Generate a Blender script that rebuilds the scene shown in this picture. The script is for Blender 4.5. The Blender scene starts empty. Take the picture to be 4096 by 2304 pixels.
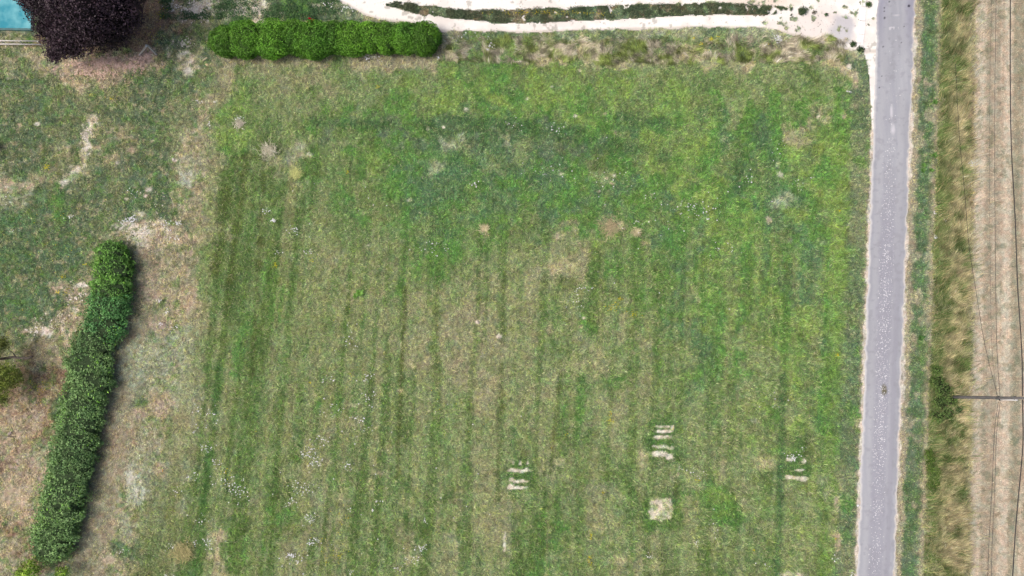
import bpy, math
import numpy as np
from mathutils import Vector, Matrix

# ------------------------------------------------------------------ camera, sky, sun, exposure
S = bpy.context.scene
COL = S.collection
W, H = 4096.0, 2304.0
CAM_H, TILT, LENS = 60.0, math.radians(5.0), 24.0
FPX = LENS / 36.0 * W
cd = bpy.data.cameras.new('camera'); cam = bpy.data.objects.new('camera', cd); COL.objects.link(cam)
cd.lens = LENS; cd.sensor_width = 36.0; cd.clip_end = 5000.0; cd.clip_start = 0.5
cam.location = (0, 0, CAM_H); cam.rotation_euler = (TILT, 0, 0)
S.camera = cam
world = bpy.data.worlds.new('World'); S.world = world; world.use_nodes = True
SUN_EL, SUN_AZ = math.radians(52), math.radians(-94)          # azimuth from +Y, clockwise; negative = from the left
nt = world.node_tree; nt.nodes.clear()
sky = nt.nodes.new('ShaderNodeTexSky'); sky.sky_type = 'NISHITA'; sky.sun_disc = False
sky.sun_elevation = SUN_EL; sky.sun_rotation = SUN_AZ; sky.dust_density = 8.0; sky.air_density = 1.0; sky.ozone_density = 1.0
bg = nt.nodes.new('ShaderNodeBackground'); bg.inputs[1].default_value = 0.15
wo = nt.nodes.new('ShaderNodeOutputWorld'); nt.links.new(sky.outputs[0], bg.inputs[0]); nt.links.new(bg.outputs[0], wo.inputs[0])
ld = bpy.data.lights.new('sun', 'SUN'); ld.energy = 1.5; ld.angle = math.radians(24); ld.color = (1.0, 0.975, 0.945)
sun = bpy.data.objects.new('sun', ld); COL.objects.link(sun)
sd = Vector((math.sin(SUN_AZ) * math.cos(SUN_EL), math.cos(SUN_AZ) * math.cos(SUN_EL), math.sin(SUN_EL)))
sun.rotation_euler = sd.to_track_quat('Z', 'Y').to_euler(); sun.location = (-40, 30, 80)
S.view_settings.view_transform = 'Standard'; S.view_settings.look = 'None'; S.view_settings.gamma = 1.0
S.view_settings.exposure = 0.12
S.cycles.max_bounces = 4; S.cycles.diffuse_bounces = 2; S.cycles.transparent_max_bounces = 4

# ------------------------------------------------------------------ helpers
RNG = np.random.default_rng(7)
ct, st = math.cos(TILT), math.sin(TILT)
def at(px, py, z=0.0):
    """a survey point (photo pixel) to a place in the world at height z"""
    px = np.asarray(px, float); py = np.asarray(py, float)
    dx = (px - W / 2) / FPX; dy = -(py - H / 2) / FPX
    wx, wy, wz = dx, dy * ct + st, dy * st - ct
    t = (z - CAM_H) / wz
    return wx * t, wy * t
def pix(x, y, z=0.0):
    x = np.asarray(x, float); y = np.asarray(y, float); dz = z - CAM_H
    cy = y * ct + dz * st; cz = -y * st + dz * ct
    return W / 2 + FPX * x / (-cz), H / 2 - FPX * cy / (-cz)
def A(px, py, z=0.0):
    x, y = at(px, py, z); return Vector((float(x), float(y), z))

def lin(c):
    c = np.asarray(c, float) / 255.0
    return np.where(c <= 0.04045, c / 12.92, ((c + 0.055) / 1.055) ** 2.4)
ILL = 1.55                                                     # light a white surface sends back here
def alb(*c): return lin(c) / ILL

def vnoise(x, y, scale, seed=0):
    x = np.asarray(x, float) / scale; y = np.asarray(y, float) / scale
    r = np.random.default_rng(seed); P = r.random((256, 256))
    xi = np.floor(x).astype(int); yi = np.floor(y).astype(int)
    fx = x - xi; fy = y - yi; fx = fx * fx * (3 - 2 * fx); fy = fy * fy * (3 - 2 * fy)
    a = P[yi % 256, xi % 256]; b = P[yi % 256, (xi + 1) % 256]; c = P[(yi + 1) % 256, xi % 256]; d = P[(yi + 1) % 256, (xi + 1) % 256]
    return (a * (1 - fx) + b * fx) * (1 - fy) + (c * (1 - fx) + d * fx) * fy
def fbm(x, y, scale, oct=4, seed=0, gain=0.55):
    s = 0; amp = 1; tot = 0
    for k in range(oct):
        s = s + amp * vnoise(x + 37.7 * k, y - 11.3 * k, scale / 2 ** k, seed + k); tot += amp; amp *= gain
    return s / tot
def sstep(e0, e1, v):
    t = np.clip((v - e0) / (e1 - e0), 0, 1); return t * t * (3 - 2 * t)

def tag(o, label=None, cat=None, group=None, kind=None):
    if label: o['label'] = label
    if cat: o['category'] = cat
    if group: o['group'] = group
    if kind: o['kind'] = kind
    return o
def empty(name, loc=(0, 0, 0), rz=0.0):
    o = bpy.data.objects.new(name, None); COL.objects.link(o); o.location = loc; o.rotation_euler = (0, 0, rz); return o
def link_mesh(name, verts, faces, mat, parent=None, cols=None, smooth=False, loc=None):
    """faces: (n,3) or (n,4) array, or a list of tuples; cols: per-vertex linear rgb"""
    me = bpy.data.meshes.new(name)
    verts = np.asarray(verts, np.float32).reshape(-1, 3)
    if isinstance(faces, np.ndarray):
        k = faces.shape[1]
        me.vertices.add(len(verts)); me.vertices.foreach_set('co', verts.ravel())
        me.loops.add(faces.size); me.loops.foreach_set('vertex_index', faces.ravel().astype(np.int32))
        me.polygons.add(len(faces)); me.polygons.foreach_set('loop_start', np.arange(0, faces.size, k, dtype=np.int32))
        me.update(calc_edges=True)
    else:
        me.from_pydata([tuple(v) for v in verts], [], faces); me.update()
    if cols is not None:
        at_ = me.color_attributes.new('tint', 'FLOAT_COLOR', 'POINT')
        c = np.ones((len(verts), 4), np.float32); c[:, :3] = cols; at_.data.foreach_set('color', c.ravel())
    if smooth: me.polygons.foreach_set('use_smooth', np.ones(len(me.polygons), bool))
    me.materials.append(mat)
    o = bpy.data.objects.new(name, me); COL.objects.link(o)
    if parent: o.parent = parent
    if loc is not None: o.location = loc
    return o

class MB:
    """collects simple solids into ONE mesh"""
    def __init__(s): s.v = []; s.f = []
    def add(s, v, f):
        n = len(s.v); s.v += [tuple(p) for p in v]; s.f += [tuple(i + n for i in q) for q in f]
    def box(s, c, size, M=None, bev=0.0):
        sx, sy, sz = [a / 2 for a in size]; b = min(bev, sx * .9, sy * .9, sz * .9)
        pts = []
        if b <= 0:
            for z in (-sz, sz):
                for x, y in ((-sx, -sy), (sx, -sy), (sx, sy), (-sx, sy)): pts.append(Vector((x, y, z)))
            f = [(3, 2, 1, 0), (4, 5, 6, 7)] + [(i, (i + 1) % 4, (i + 1) % 4 + 4, i + 4) for i in range(4)]
        else:
            def ring(i, z): return [Vector((x, y, z)) for x, y in ((-sx + i, -sy + i * 0), (sx - i, -sy), (sx, -sy + i), (sx, sy - i), (sx - i, sy), (-sx + i, sy), (-sx, sy - i), (-sx, -sy + i))]
            pts = ring(b, -sz) + ring(b, sz - b)
            top = [Vector((p.x * (1 - b / sx), p.y * (1 - b / sy), sz)) for p in ring(b, 0)]
            pts += top
            f = [tuple(range(7, -1, -1)), tuple(range(16, 24))]
            for r in (0, 8): f += [(r + i, r + (i + 1) % 8, r + 8 + (i + 1) % 8, r + 8 + i) for i in range(8)]
        M = M or Matrix.Identity(3); c = Vector(c)
        s.add([c + M @ p for p in pts], f)
    def tube(s, pts, rad, n=8, cap=True):
        pts = [Vector(p) for p in pts]; rad = rad if hasattr(rad, '__len__') else [rad] * len(pts)
        V = []; F = []; up = None
        for i, p in enumerate(pts):
            d = (pts[min(i + 1, len(pts) - 1)] - pts[max(i - 1, 0)]).normalized()
            a = Vector((0, 0, 1)) if abs(d.z) < .9 else Vector((0, 1, 0))
            u = d.cross(a).normalized() if up is None else (up - d * up.dot(d)).normalized(); up = u
            w = d.cross(u)
            for k in range(n):
                t = 2 * math.pi * k / n; V.append(p + (u * math.cos(t) + w * math.sin(t)) * rad[i])
        for i in range(len(pts) - 1):
            for k in range(n): F.append((i * n + k, i * n + (k + 1) % n, (i + 1) * n + (k + 1) % n, (i + 1) * n + k))
        if cap: F.append(tuple(range(n - 1, -1, -1))); m = (len(pts) - 1) * n; F.append(tuple(range(m, m + n)))
        s.add(V, F)
    def build(s, name, mat, parent=None, smooth=False, loc=None):
        return link_mesh(name, s.v, s.f, mat, parent, smooth=smooth, loc=loc)

# ------------------------------------------------------------------ materials
def mat_tint(name, amount=0.35, scale=6.0, rough=0.95, bump=0.0, trans=0.0, spec=0.2, detail=6.0):
    """the mesh's own tint broken up by fine procedural noise"""
    m = bpy.data.materials.new(name); m.use_nodes = True; n = m.node_tree; N = n.nodes; L = n.links; N.clear()
    out = N.new('ShaderNodeOutputMaterial'); b = N.new('ShaderNodeBsdfPrincipled')
    b.inputs['Roughness'].default_value = rough; b.inputs['Specular IOR Level'].default_value = spec
    at_ = N.new('ShaderNodeAttribute'); at_.attribute_name = 'tint'
    geo = N.new('ShaderNodeNewGeometry')
    nz = N.new('ShaderNodeTexNoise'); nz.inputs['Scale'].default_value = scale; nz.inputs['Detail'].default_value = detail; nz.inputs['Roughness'].default_value = .7
    L.new(geo.outputs['Position'], nz.inputs['Vector'])
    mr = N.new('ShaderNodeMapRange'); mr.inputs[1].default_value = .3; mr.inputs[2].default_value = .7
    mr.inputs[3].default_value = 1 - amount; mr.inputs[4].default_value = 1 + amount
    L.new(nz.outputs[0], mr.inputs[0])
    vm = N.new('ShaderNodeVectorMath'); vm.operation = 'SCALE'
    L.new(at_.outputs['Color'], vm.inputs[0]); L.new(mr.outputs[0], vm.inputs['Scale']); L.new(vm.outputs[0], b.inputs['Base Color'])
    if bump > 0:
        bp = N.new('ShaderNodeBump'); bp.inputs['Strength'].default_value = 1.0; bp.inputs['Distance'].default_value = bump
        L.new(nz.outputs[0], bp.inputs['Height']); L.new(bp.outputs[0], b.inputs['Normal'])
    if trans > 0:
        tr = N.new('ShaderNodeBsdfTranslucent'); L.new(vm.outputs[0], tr.inputs[0])
        mx = N.new('ShaderNodeMixShader'); mx.inputs[0].default_value = trans
        L.new(b.outputs[0], mx.inputs[1]); L.new(tr.outputs[0], mx.inputs[2]); L.new(mx.outputs[0], out.inputs[0])
    else: L.new(b.outputs[0], out.inputs[0])
    return m
def mat_plain(name, c1, c2=None, scale=3.0, rough=0.85, stretch=(1, 1, 1), bump=0.0, metal=0.0):
    m = bpy.data.materials.new(name); m.use_nodes = True; n = m.node_tree; N = n.nodes; L = n.links
    b = N['Principled BSDF']; b.inputs['Roughness'].default_value = rough; b.inputs['Metallic'].default_value = metal
    c2 = c2 if c2 is not None else c1 * .8
    geo = N.new('ShaderNodeNewGeometry'); mp = N.new('ShaderNodeVectorMath'); mp.operation = 'MULTIPLY'; mp.inputs[1].default_value = stretch
    nz = N.new('ShaderNodeTexNoise'); nz.inputs['Scale'].default_value = scale; nz.inputs['Detail'].default_value = 6
    L.new(geo.outputs['Position'], mp.inputs[0]); L.new(mp.outputs[0], nz.inputs['Vector'])
    cr = N.new('ShaderNodeValToRGB'); cr.color_ramp.elements[0].position = .35; cr.color_ramp.elements[1].position = .65
    cr.color_ramp.elements[0].color = (*c1, 1); cr.color_ramp.elements[1].color = (*c2, 1)
    L.new(nz.outputs[0], cr.inputs[0]); L.new(cr.outputs[0], b.inputs['Base Color'])
    if bump > 0:
        bp = N.new('ShaderNodeBump'); bp.inputs['Distance'].default_value = bump; L.new(nz.outputs[0], bp.inputs['Height']); L.new(bp.outputs[0], b.inputs['Normal'])
    return m

M_GROUND = mat_tint('soil_and_thatch', .45, 9.0, bump=.03)
M_GRASS = mat_tint('grass_blades', .25, 5.0, rough=.7, trans=.25)
M_CHALK = mat_tint('chalk_gravel', .07, 14.0, bump=.015)
M_ROAD = mat_tint('worn_asphalt', .06, 18.0, rough=.9, bump=.006)
M_LEAF = mat_tint('leaves', .25, 3.0, rough=.55, trans=.2, spec=.35)
M_FLOWER = mat_tint('petals', .05, 5.0, trans=.2)
M_STONE = mat_tint('pale_stone', .2, 12.0, bump=.02)
M_BARK = mat_plain('bark', alb(116, 106, 98), alb(80, 72, 66), 8, .95, bump=.02)
M_GREYWOOD = mat_plain('weathered_wood', alb(225, 220, 216), alb(186, 180, 176), 6, .9, (1, 1, 6))
M_POLE = mat_plain('old_pole_wood', alb(128, 126, 128), alb(92, 90, 92), 5, .9, (4, 4, .6), bump=.01)
M_WHITE = mat_plain('white_plastic', alb(238, 238, 240), alb(225, 225, 228), 4, .5)
M_BLACK = mat_plain('black_rubber', alb(48, 42, 44), alb(36, 32, 34), 4, .6)
M_METAL = mat_plain('dull_steel', alb(120, 122, 126), alb(90, 92, 96), 9, .5, metal=.6)
M_WPAINT = mat_plain('white_painted_wood', alb(252, 248, 244) * 1.15, alb(235, 226, 218), 6, .7, (1, 6, 6))

# ------------------------------------------------------------------ what grows where (survey grid, 64 px = 1.4 m cells)
PAL = {'a': (112, 136, 72), 'g': (86, 124, 62), 'b': (82, 112, 78), 'd': (78, 92, 46), 'o': (100, 112, 64), 'm': (112, 121, 92),
       't': (148, 140, 118), 'p': (168, 150, 132), 's': (188, 170, 142), 'e': (230, 216, 200), 'k': (142, 148, 128), 'v': (92, 110, 86),
       'r': (134, 108, 92)}  # 'r': brown earth; in the top rows also the purple tree's painted shadow
DRY = {'a': .2, 'g': .15, 'b': .2, 'd': .25, 'o': .4, 'm': .6, 't': .8, 'p': .95, 's': 1.0, 'e': 1.0, 'k': .6, 'v': .25, 'r': .9}
ROWS = """
vvvvvvvvvrvmevveevgvvkkmkkkkkkkkkkkkkkkkkkkkkkkkkkkkkk
vvvvvvvvvrrmmvgvvvvvvvvvvvvvtkkvkkvkkvkvkkkkkvkkkkkkkk
tgrrrrrrrrvmvvttttttttttttttkvovvomvmvvmvvomvmvvmttssk
mttsppppppmevtttttttttttttttmoamatstsststmtsmttsomomsv
mmtmpsppmmvvmtomttmtmomomomoaogaoaoaomoamomomomommdmsv
vvmmmmmmvvvmmtoomttttmmooamoagagoaaoaoamoaoooommoooomv
mvvmvmmmvvmmttaommmomomoggoaaogagaaagoaooaaogmgogogmgv
vvvvmvmvvvvmttaoomogogmgvggbbogbgogoagaoogaobmgbggpogg
vvvmvemtvvmmtmaodommvogvgvbbvvbkbgvggggbagoagbgbgpmagg
mvvmmevmvvmtttgdomkdomogvgbkmvbvmvvvgvgoaoaagogbgaoaag
vvtmemmtvvtkttdomtmgoogagbgbbbmbbgbgbdgoaogagobogoagga
kvmgvmvmvvmkttdoddmooomoggbbbgbggbbggmbbggaogagobgoaoa
kvggvvvmbvvtttdoodmomgmoobgbgobbggbgbgbggbagagbgkbgaaa
vbvgvvmvvmvttmodoodomogoogbgobgbgobggbgbgogbagagbagoaa
bbvvvvmmeetpttdodmomooomogobgoggobotgmogobgoagagbbggaa
vvbbvmmvettptoddomommoommgbggomoootmtaogobgbgagaogbgaa
bbvvvmmvvrttmooddomotmomooggommmmtstpdoogobgaogagobaga
vvbvmvmvvvttmodogoomomommgomtmtmmptdmdgoogbgoagagbbaga
bbvvvtvvvvtpmodoogoomtmtomttmtmtmtmmdomogobmgaogagbgoa
vbvvtpgvvvtptodoogomomootmtmtptmtmomgomtomgagagoagaagb
vvttpsvvvvtptmogomomoomotmttpttmmtmmomtmombbgogaogaagb
mttpptvvvvkkmogdomoommommttmttptmtmotmomtmobgomoagobag
trtptvvvvkkkmmgdmoommommtoptpttmtmmottmomgmbgogmmaogag
rrrrrvvvvkkktomoomomomotmotmtpmtmmttmogmtmogbogmmaogba
rrrtrvvvvtkktmoommomoommoomtmtptmtmoommtmmobmomomaogba
rrrrvvvvvtkptmooommogommomtmomtmtmmgomtmmommomoagmogbb
prprvvvttkpptmomomoomtomoomommmtotmommtmomomomomoaogbg
pprrvvvrttptmoomomotmommodmommmmotmodmtmobmotmoamodogb
prkpvvvrtkptmomomodmtmotmmomotmmomtomomommommtmmoadoob
rtppvvvttktkmmomodmtmoomommmottmootmomdomtmmotmommdovb
pptpvvvtkkkmomomodmmtmomodmmomtmmomotmodmtomgmmommaotg
tptrvvvtkktkmomtodmtmtoommmodtmtomdmotmddmogagtmommoog
tpprvvttkkmmtmodogmmtmomoddmomttomgomtmdomtoggmomaootb
rttrvvtmvvtmmsogodtmtmmodtomdmttomdommmotmmotmmtomaogb
trrtvvtvvvttmsodgmtmtmomomomkmmtodgomomtmtmmdmmmommogg
trtvggtmtvtmmsogomtmtmomomomtmmodgmomotmtmmodmtmomogvb
""".split()
ROWS = [r[:54].ljust(54, r[-1]) for r in ROWS]
assert len(ROWS) == 36, len(ROWS)
FIELD_L = [(0, 900), (260, 870), (600, 848), (900, 805), (1200, 745), (1500, 712), (1800, 650), (2304, 590)]
PALF = dict(PAL); PALF.update({'m': (114, 130, 88), 't': (128, 132, 100), 'p': (142, 138, 112), 'o': (100, 122, 74), 'd': (86, 108, 60), 's': (176, 162, 134)})
def cell(j, i, ch):
    inside = i * 64 + 32 > np.interp(j * 64 + 32, *zip(*FIELD_L)) and (j > 3 or (j > 1 and i > 27))
    return lin((PALF if inside else PAL)[ch])
GC = np.array([[cell(j, i, c) for i, c in enumerate(r)] for j, r in enumerate(ROWS)]); GD = np.array([[DRY[c] for c in r] for r in ROWS])

def road_l(py): return 3511 - 0.036 * py + np.where(py < 560, (560 - py) * .006, 0)
def road_r(py): return 3658 - 0.036 * py
def interp(v, pts):
    xs, ys = zip(*pts); return np.interp(v, xs, ys)
FIELD_L = [(0, 900), (260, 870), (600, 848), (900, 805), (1200, 745), (1500, 712), (1800, 650), (2304, 590)]
TRK_BOT = [(-900, -420), (700, -260), (1200, -90), (1350, 2), (1400, 25), (1450, 58), (1530, 82), (1640, 90), (1720, 118), (1780, 127), (2000, 130), (2100, 133), (2250, 127),
           (2450, 120), (2600, 117), (2800, 111), (3050, 114), (3100, 124), (3200, 150), (3330, 184), (3400, 202), (3440, 205), (3700, 205)]
TRK_TOP = [(-900, -560), (700, -400), (1200, -190), (1500, -60), (1800, -20), (2200, -8), (2700, -20), (3100, -60), (3300, -120), (3700, -200)]
STR_TOP = [(1540, 22), (1580, 8), (1700, 22), (1860, 42), (2000, 40), (2200, 34), (2500, 22), (2700, 17), (2900, 14), (3080, 26), (3265, 44), (3275, 60)]
STR_BOT = [(1540, 22), (1580, 30), (1640, 50), (1760, 68), (1900, 82), (2000, 92), (2200, 90), (2350, 80), (2600, 70), (2800, 58), (3000, 58), (3170, 62), (3265, 62), (3275, 60)]

def blob(px, py, cx, cy, rx, ry, soft=.35, n=None, p=2.0):
    d = (np.abs((px - cx) / rx) ** p + np.abs((py - cy) / ry) ** p) ** (1 / p)
    if n is not None: d = d + (n - .5) * .9
    return sstep(1 + soft, 1 - soft, d)

BARE = [  # cx, cy, rx, ry, kind : bare or bleached spots
 (343, 540, 14, 24, 'e'), (356, 596, 14, 30, 'e'), (330, 640, 12, 16, 's'), (385, 590, 16, 10, 's'), (255, 730, 20, 10, 'e'), (470, 652, 8, 6, 'e'), (698, 640, 10, 8, 'e'),
 (595, 758, 14, 12, 'e'), (582, 782, 8, 8, 'e'), (505, 796, 7, 6, 'e'), (520, 905, 60, 18, 'e'), (570, 930, 30, 16, 'e'), (470, 935, 30, 12, 's'), (560, 888, 30, 14, 's'),
 (750, 285, 22, 18, 'e'), (730, 175, 10, 8, 'e'), (800, 45, 14, 30, 'e'), (780, 22, 20, 14, 'e'), (700, 30, 30, 26, 's'), (735, 60, 40, 30, 's'), (770, 48, 16, 20, 'e'),
 (940, 50, 32, 14, 'w'), (960, 36, 22, 10, 'w'), (912, 72, 16, 10, 'e'), (1025, 45, 14, 18, 'w'), (1045, 35, 10, 14, 'e'), (875, 42, 18, 10, 'e'), (955, 5, 26, 8, 'e'), (930, 0, 30, 6, 'e'),
 (1268, 24, 22, 8, 'e'), (1130, 52, 12, 6, 'e'), (1230, 90, 60, 6, 's'), (1480, 75, 40, 10, 's'),
 (430, 250, 60, 26, 'q'), (500, 262, 50, 20, 'q'), (350, 262, 60, 20, 'q'), (560, 240, 40, 20, 'q'), (600, 200, 30, 14, 'q'), (590, 225, 26, 16, 'q'), (300, 250, 40, 16, 'p'), (250, 290, 60, 30, 'p'), (430, 310, 90, 20, 'p'),
 (100, 745, 40, 20, 's'), (150, 495, 14, 8, 'e'), (80, 500, 14, 7, 's'), (60, 575, 10, 8, 's'), (530, 600, 14, 10, 's'), (275, 590, 10, 8, 's'), (25, 740, 40, 26, 's'),
 (145, 1320, 50, 14, 's'), (180, 1330, 30, 18, 'e'), (100, 1325, 16, 8, 's'), (300, 1240, 16, 14, 'e'), (235, 1250, 10, 9, 'e'), (270, 1255, 20, 22, 's'), (235, 1150, 40, 26, 's'), (310, 1170, 50, 30, 's'), (280, 1180, 30, 20, 'p'), (330, 1140, 26, 12, 'e'),
 (95, 1600, 30, 12, 'p'), (90, 1660, 90, 40, 'p'), (90, 1740, 30, 16, 's'), (100, 1880, 90, 100, 'p'), (120, 2060, 60, 40, 'p'), (50, 1990, 40, 40, 's'),
 (640, 1880, 24, 30, 'p'), (440, 2240, 26, 18, 's'), (560, 1860, 50, 80, 'k'), (540, 1960, 34, 60, 'K'), (520, 1900, 20, 40, 'K'), (500, 2110, 26, 60, 'k'), (560, 1470, 110, 90, 'k'), (600, 1400, 70, 60, 'k'),
 (640, 1300, 40, 40, 'p'), (600, 1150, 60, 60, 'p'), (640, 950, 50, 50, 'p'), (650, 1620, 50, 60, 'p'), (560, 1650, 40, 30, 'p'), (745, 715, 26, 34, 'K'), (740, 680, 20, 14, 'k'),
 # in the meadow
 (1224, 620, 30, 12, 's'), (1240, 616, 14, 8, 'K'), (1160, 652, 10, 8, 's'), (1180, 740, 18, 8, 's'), (1775, 508, 8, 5, 'e'), (1715, 517, 7, 5, 'e'), (1638, 800, 9, 5, 'e'), (1473, 980, 5, 6, 'e'),
 (1845, 550, 14, 18, 'K'), (1905, 542, 10, 10, 'K'), (1865, 438, 8, 6, 'e'), (2108, 396, 8, 5, 'e'), (2208, 348, 7, 6, 'e'), (2318, 282, 8, 7, 'e'), (2300, 463, 8, 6, 'e'), (2420, 456, 8, 4, 's'), (2485, 477, 7, 5, 's'), (2365, 245, 16, 9, 'K'), (2460, 530, 8, 9, 's'),
 (3290, 455, 22, 26, 's'), (3275, 470, 10, 8, 'e'), (3315, 470, 14, 10, 's'), (3300, 488, 22, 8, 's'), (3375, 460, 10, 18, 's'), (3395, 268, 10, 12, 'e'), (3420, 320, 12, 30, 's'), (3415, 425, 18, 12, 's'), (3140, 395, 16, 16, 'k'),
 (2890, 560, 14, 8, 'k'), (2455, 700, 10, 10, 'e'), (2425, 713, 8, 6, 's'), (2445, 735, 8, 6, 's'), (2240, 695, 10, 6, 'e'), (2608, 780, 6, 6, 'e'), (2395, 765, 8, 4, 's'), (2470, 905, 36, 12, 's'), (2480, 890, 18, 8, 's'), (2580, 975, 18, 10, 's'),
 (2230, 945, 10, 14, 's'), (3075, 880, 12, 14, 's'), (3285, 970, 26, 9, 'k'), (3110, 650, 8, 22, 'k'), (3120, 700, 14, 10, 'K'), (3155, 960, 16, 12, 'k'),
 (1910, 1290, 11, 10, 'e'), (1995, 1347, 12, 12, 'e'), (2325, 1307, 14, 8, 's'), (2335, 1272, 8, 5, 'e'), (2555, 1348, 14, 12, 's'), (2540, 1408, 14, 8, 's'), (3015, 1685, 10, 12, 'K'), (2360, 1697, 14, 12, 'D'),
 (1950, 930, 8, 16, 's'), (1690, 1340, 8, 6, 's'), (1600, 1560, 14, 10, 's'), (1530, 1890, 26, 14, 's'), (1420, 1620, 24, 8, 's'), (2020, 2150, 5, 26, 'e'), (2017, 2190, 5, 20, 'e'),
 (2715, 1870, 7, 14, 'e'), (2712, 1895, 6, 12, 's'), (2240, 1850, 22, 18, 's'), (2570, 1840, 20, 36, 's'), (2480, 2240, 40, 20, 's'), (1640, 2240, 26, 20, 's'), 
 (3285, 1925, 26, 30, 'k'), (3310, 1990, 14, 40, 'k'), (3345, 2010, 12, 26, 's'), (3350, 2170, 12, 40, 's'), (3365, 1940, 14, 20, 's'), (3340, 2140, 20, 10, 's'), (3165, 2300, 50, 12, 'e'), (3060, 1850, 40, 30, 's'),
]
PALLET = [  # dead-grass bars left where pallets lay: cx, cy, rx, ry
 (2652, 1706, 34, 5), (2660, 1726, 38, 6), (2690, 1712, 8, 12), (2652, 1749, 44, 8), (2644, 1786, 30, 8), (2615, 1786, 8, 8), (2680, 1792, 14, 7), (2640, 1815, 34, 12), (2676, 1826, 14, 12),
 (2052, 1850, 7, 9), (2080, 1852, 6, 9), (2110, 1850, 7, 8), (2078, 1883, 42, 8), (2050, 1878, 12, 8), (2075, 1925, 40, 6), (2045, 1917, 10, 9), (2072, 1949, 42, 6), (2042, 1947, 14, 12),
 (3160, 1838, 14, 7), (3215, 1845, 10, 9), (3155, 1908, 16, 9), (3195, 1912, 34, 7), (3215, 1920, 14, 6), (3200, 1880, 20, 5)]
LUSH = [(2650, 1745, 62, 75), (2078, 1905, 56, 66), (2645, 2045, 82, 78), (3190, 1860, 60, 70)]
STREAK = [  # dark wheel lines: (x0,y0,x1,y1,half width,kind)
 (985, 640, 880, 1440, 15, 'd'), (880, 1440, 780, 2304, 16, 'G'), (1130, 1560, 1080, 2304, 16, 'D2'), (905, 760, 860, 1100, 18, 'd'), (1060, 600, 1010, 1500, 10, 'd'), (3135, 1500, 3110, 2304, 14, 'B'),
 (2020, 1100, 1990, 2000, 10, 'd'), (1620, 1150, 1590, 1900, 9, 'd'), (2240, 1500, 2200, 1900, 10, 'd'), 
 (3080, 580, 3060, 1100, 16, 'b'), (2330, 1500, 2310, 1750, 14, 'g'), (2650, 2150, 2660, 2304, 20, 'd'), (2700, 1930, 2708, 2120, 9, 'd'), (1250, 490, 1720, 500, 20, 'B'), (1750, 530, 2300, 530, 34, 'B'), (2250, 560, 2650, 620, 26, 'B'), (2480, 470, 2680, 500, 24, 'B'), (1850, 490, 2150, 490, 18, 'B'), (1450, 600, 1900, 640, 24, 'g'), (2960, 620, 2950, 760, 20, 'B'), (1050, 560, 1120, 610, 12, 'd')]
PX = dict(PAL); PX.update({'w': (250, 244, 240), 'q': (224, 190, 172), 'K': (172, 176, 164), 'D': (70, 66, 60), 'B': (68, 98, 62), 'S': (198, 182, 156), 'E': (222, 208, 184), 'G': (70, 104, 52), 'D2': (80, 106, 50), 'y': (130, 132, 94)})
DX = dict(DRY); DX.update({'w': 1.2, 'q': 1.15, 'K': .9, 'D': .8, 'B': .15, 'S': 1.0, 'E': 1.0, 'G': .1, 'D2': .2, 'y': .75})

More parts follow.
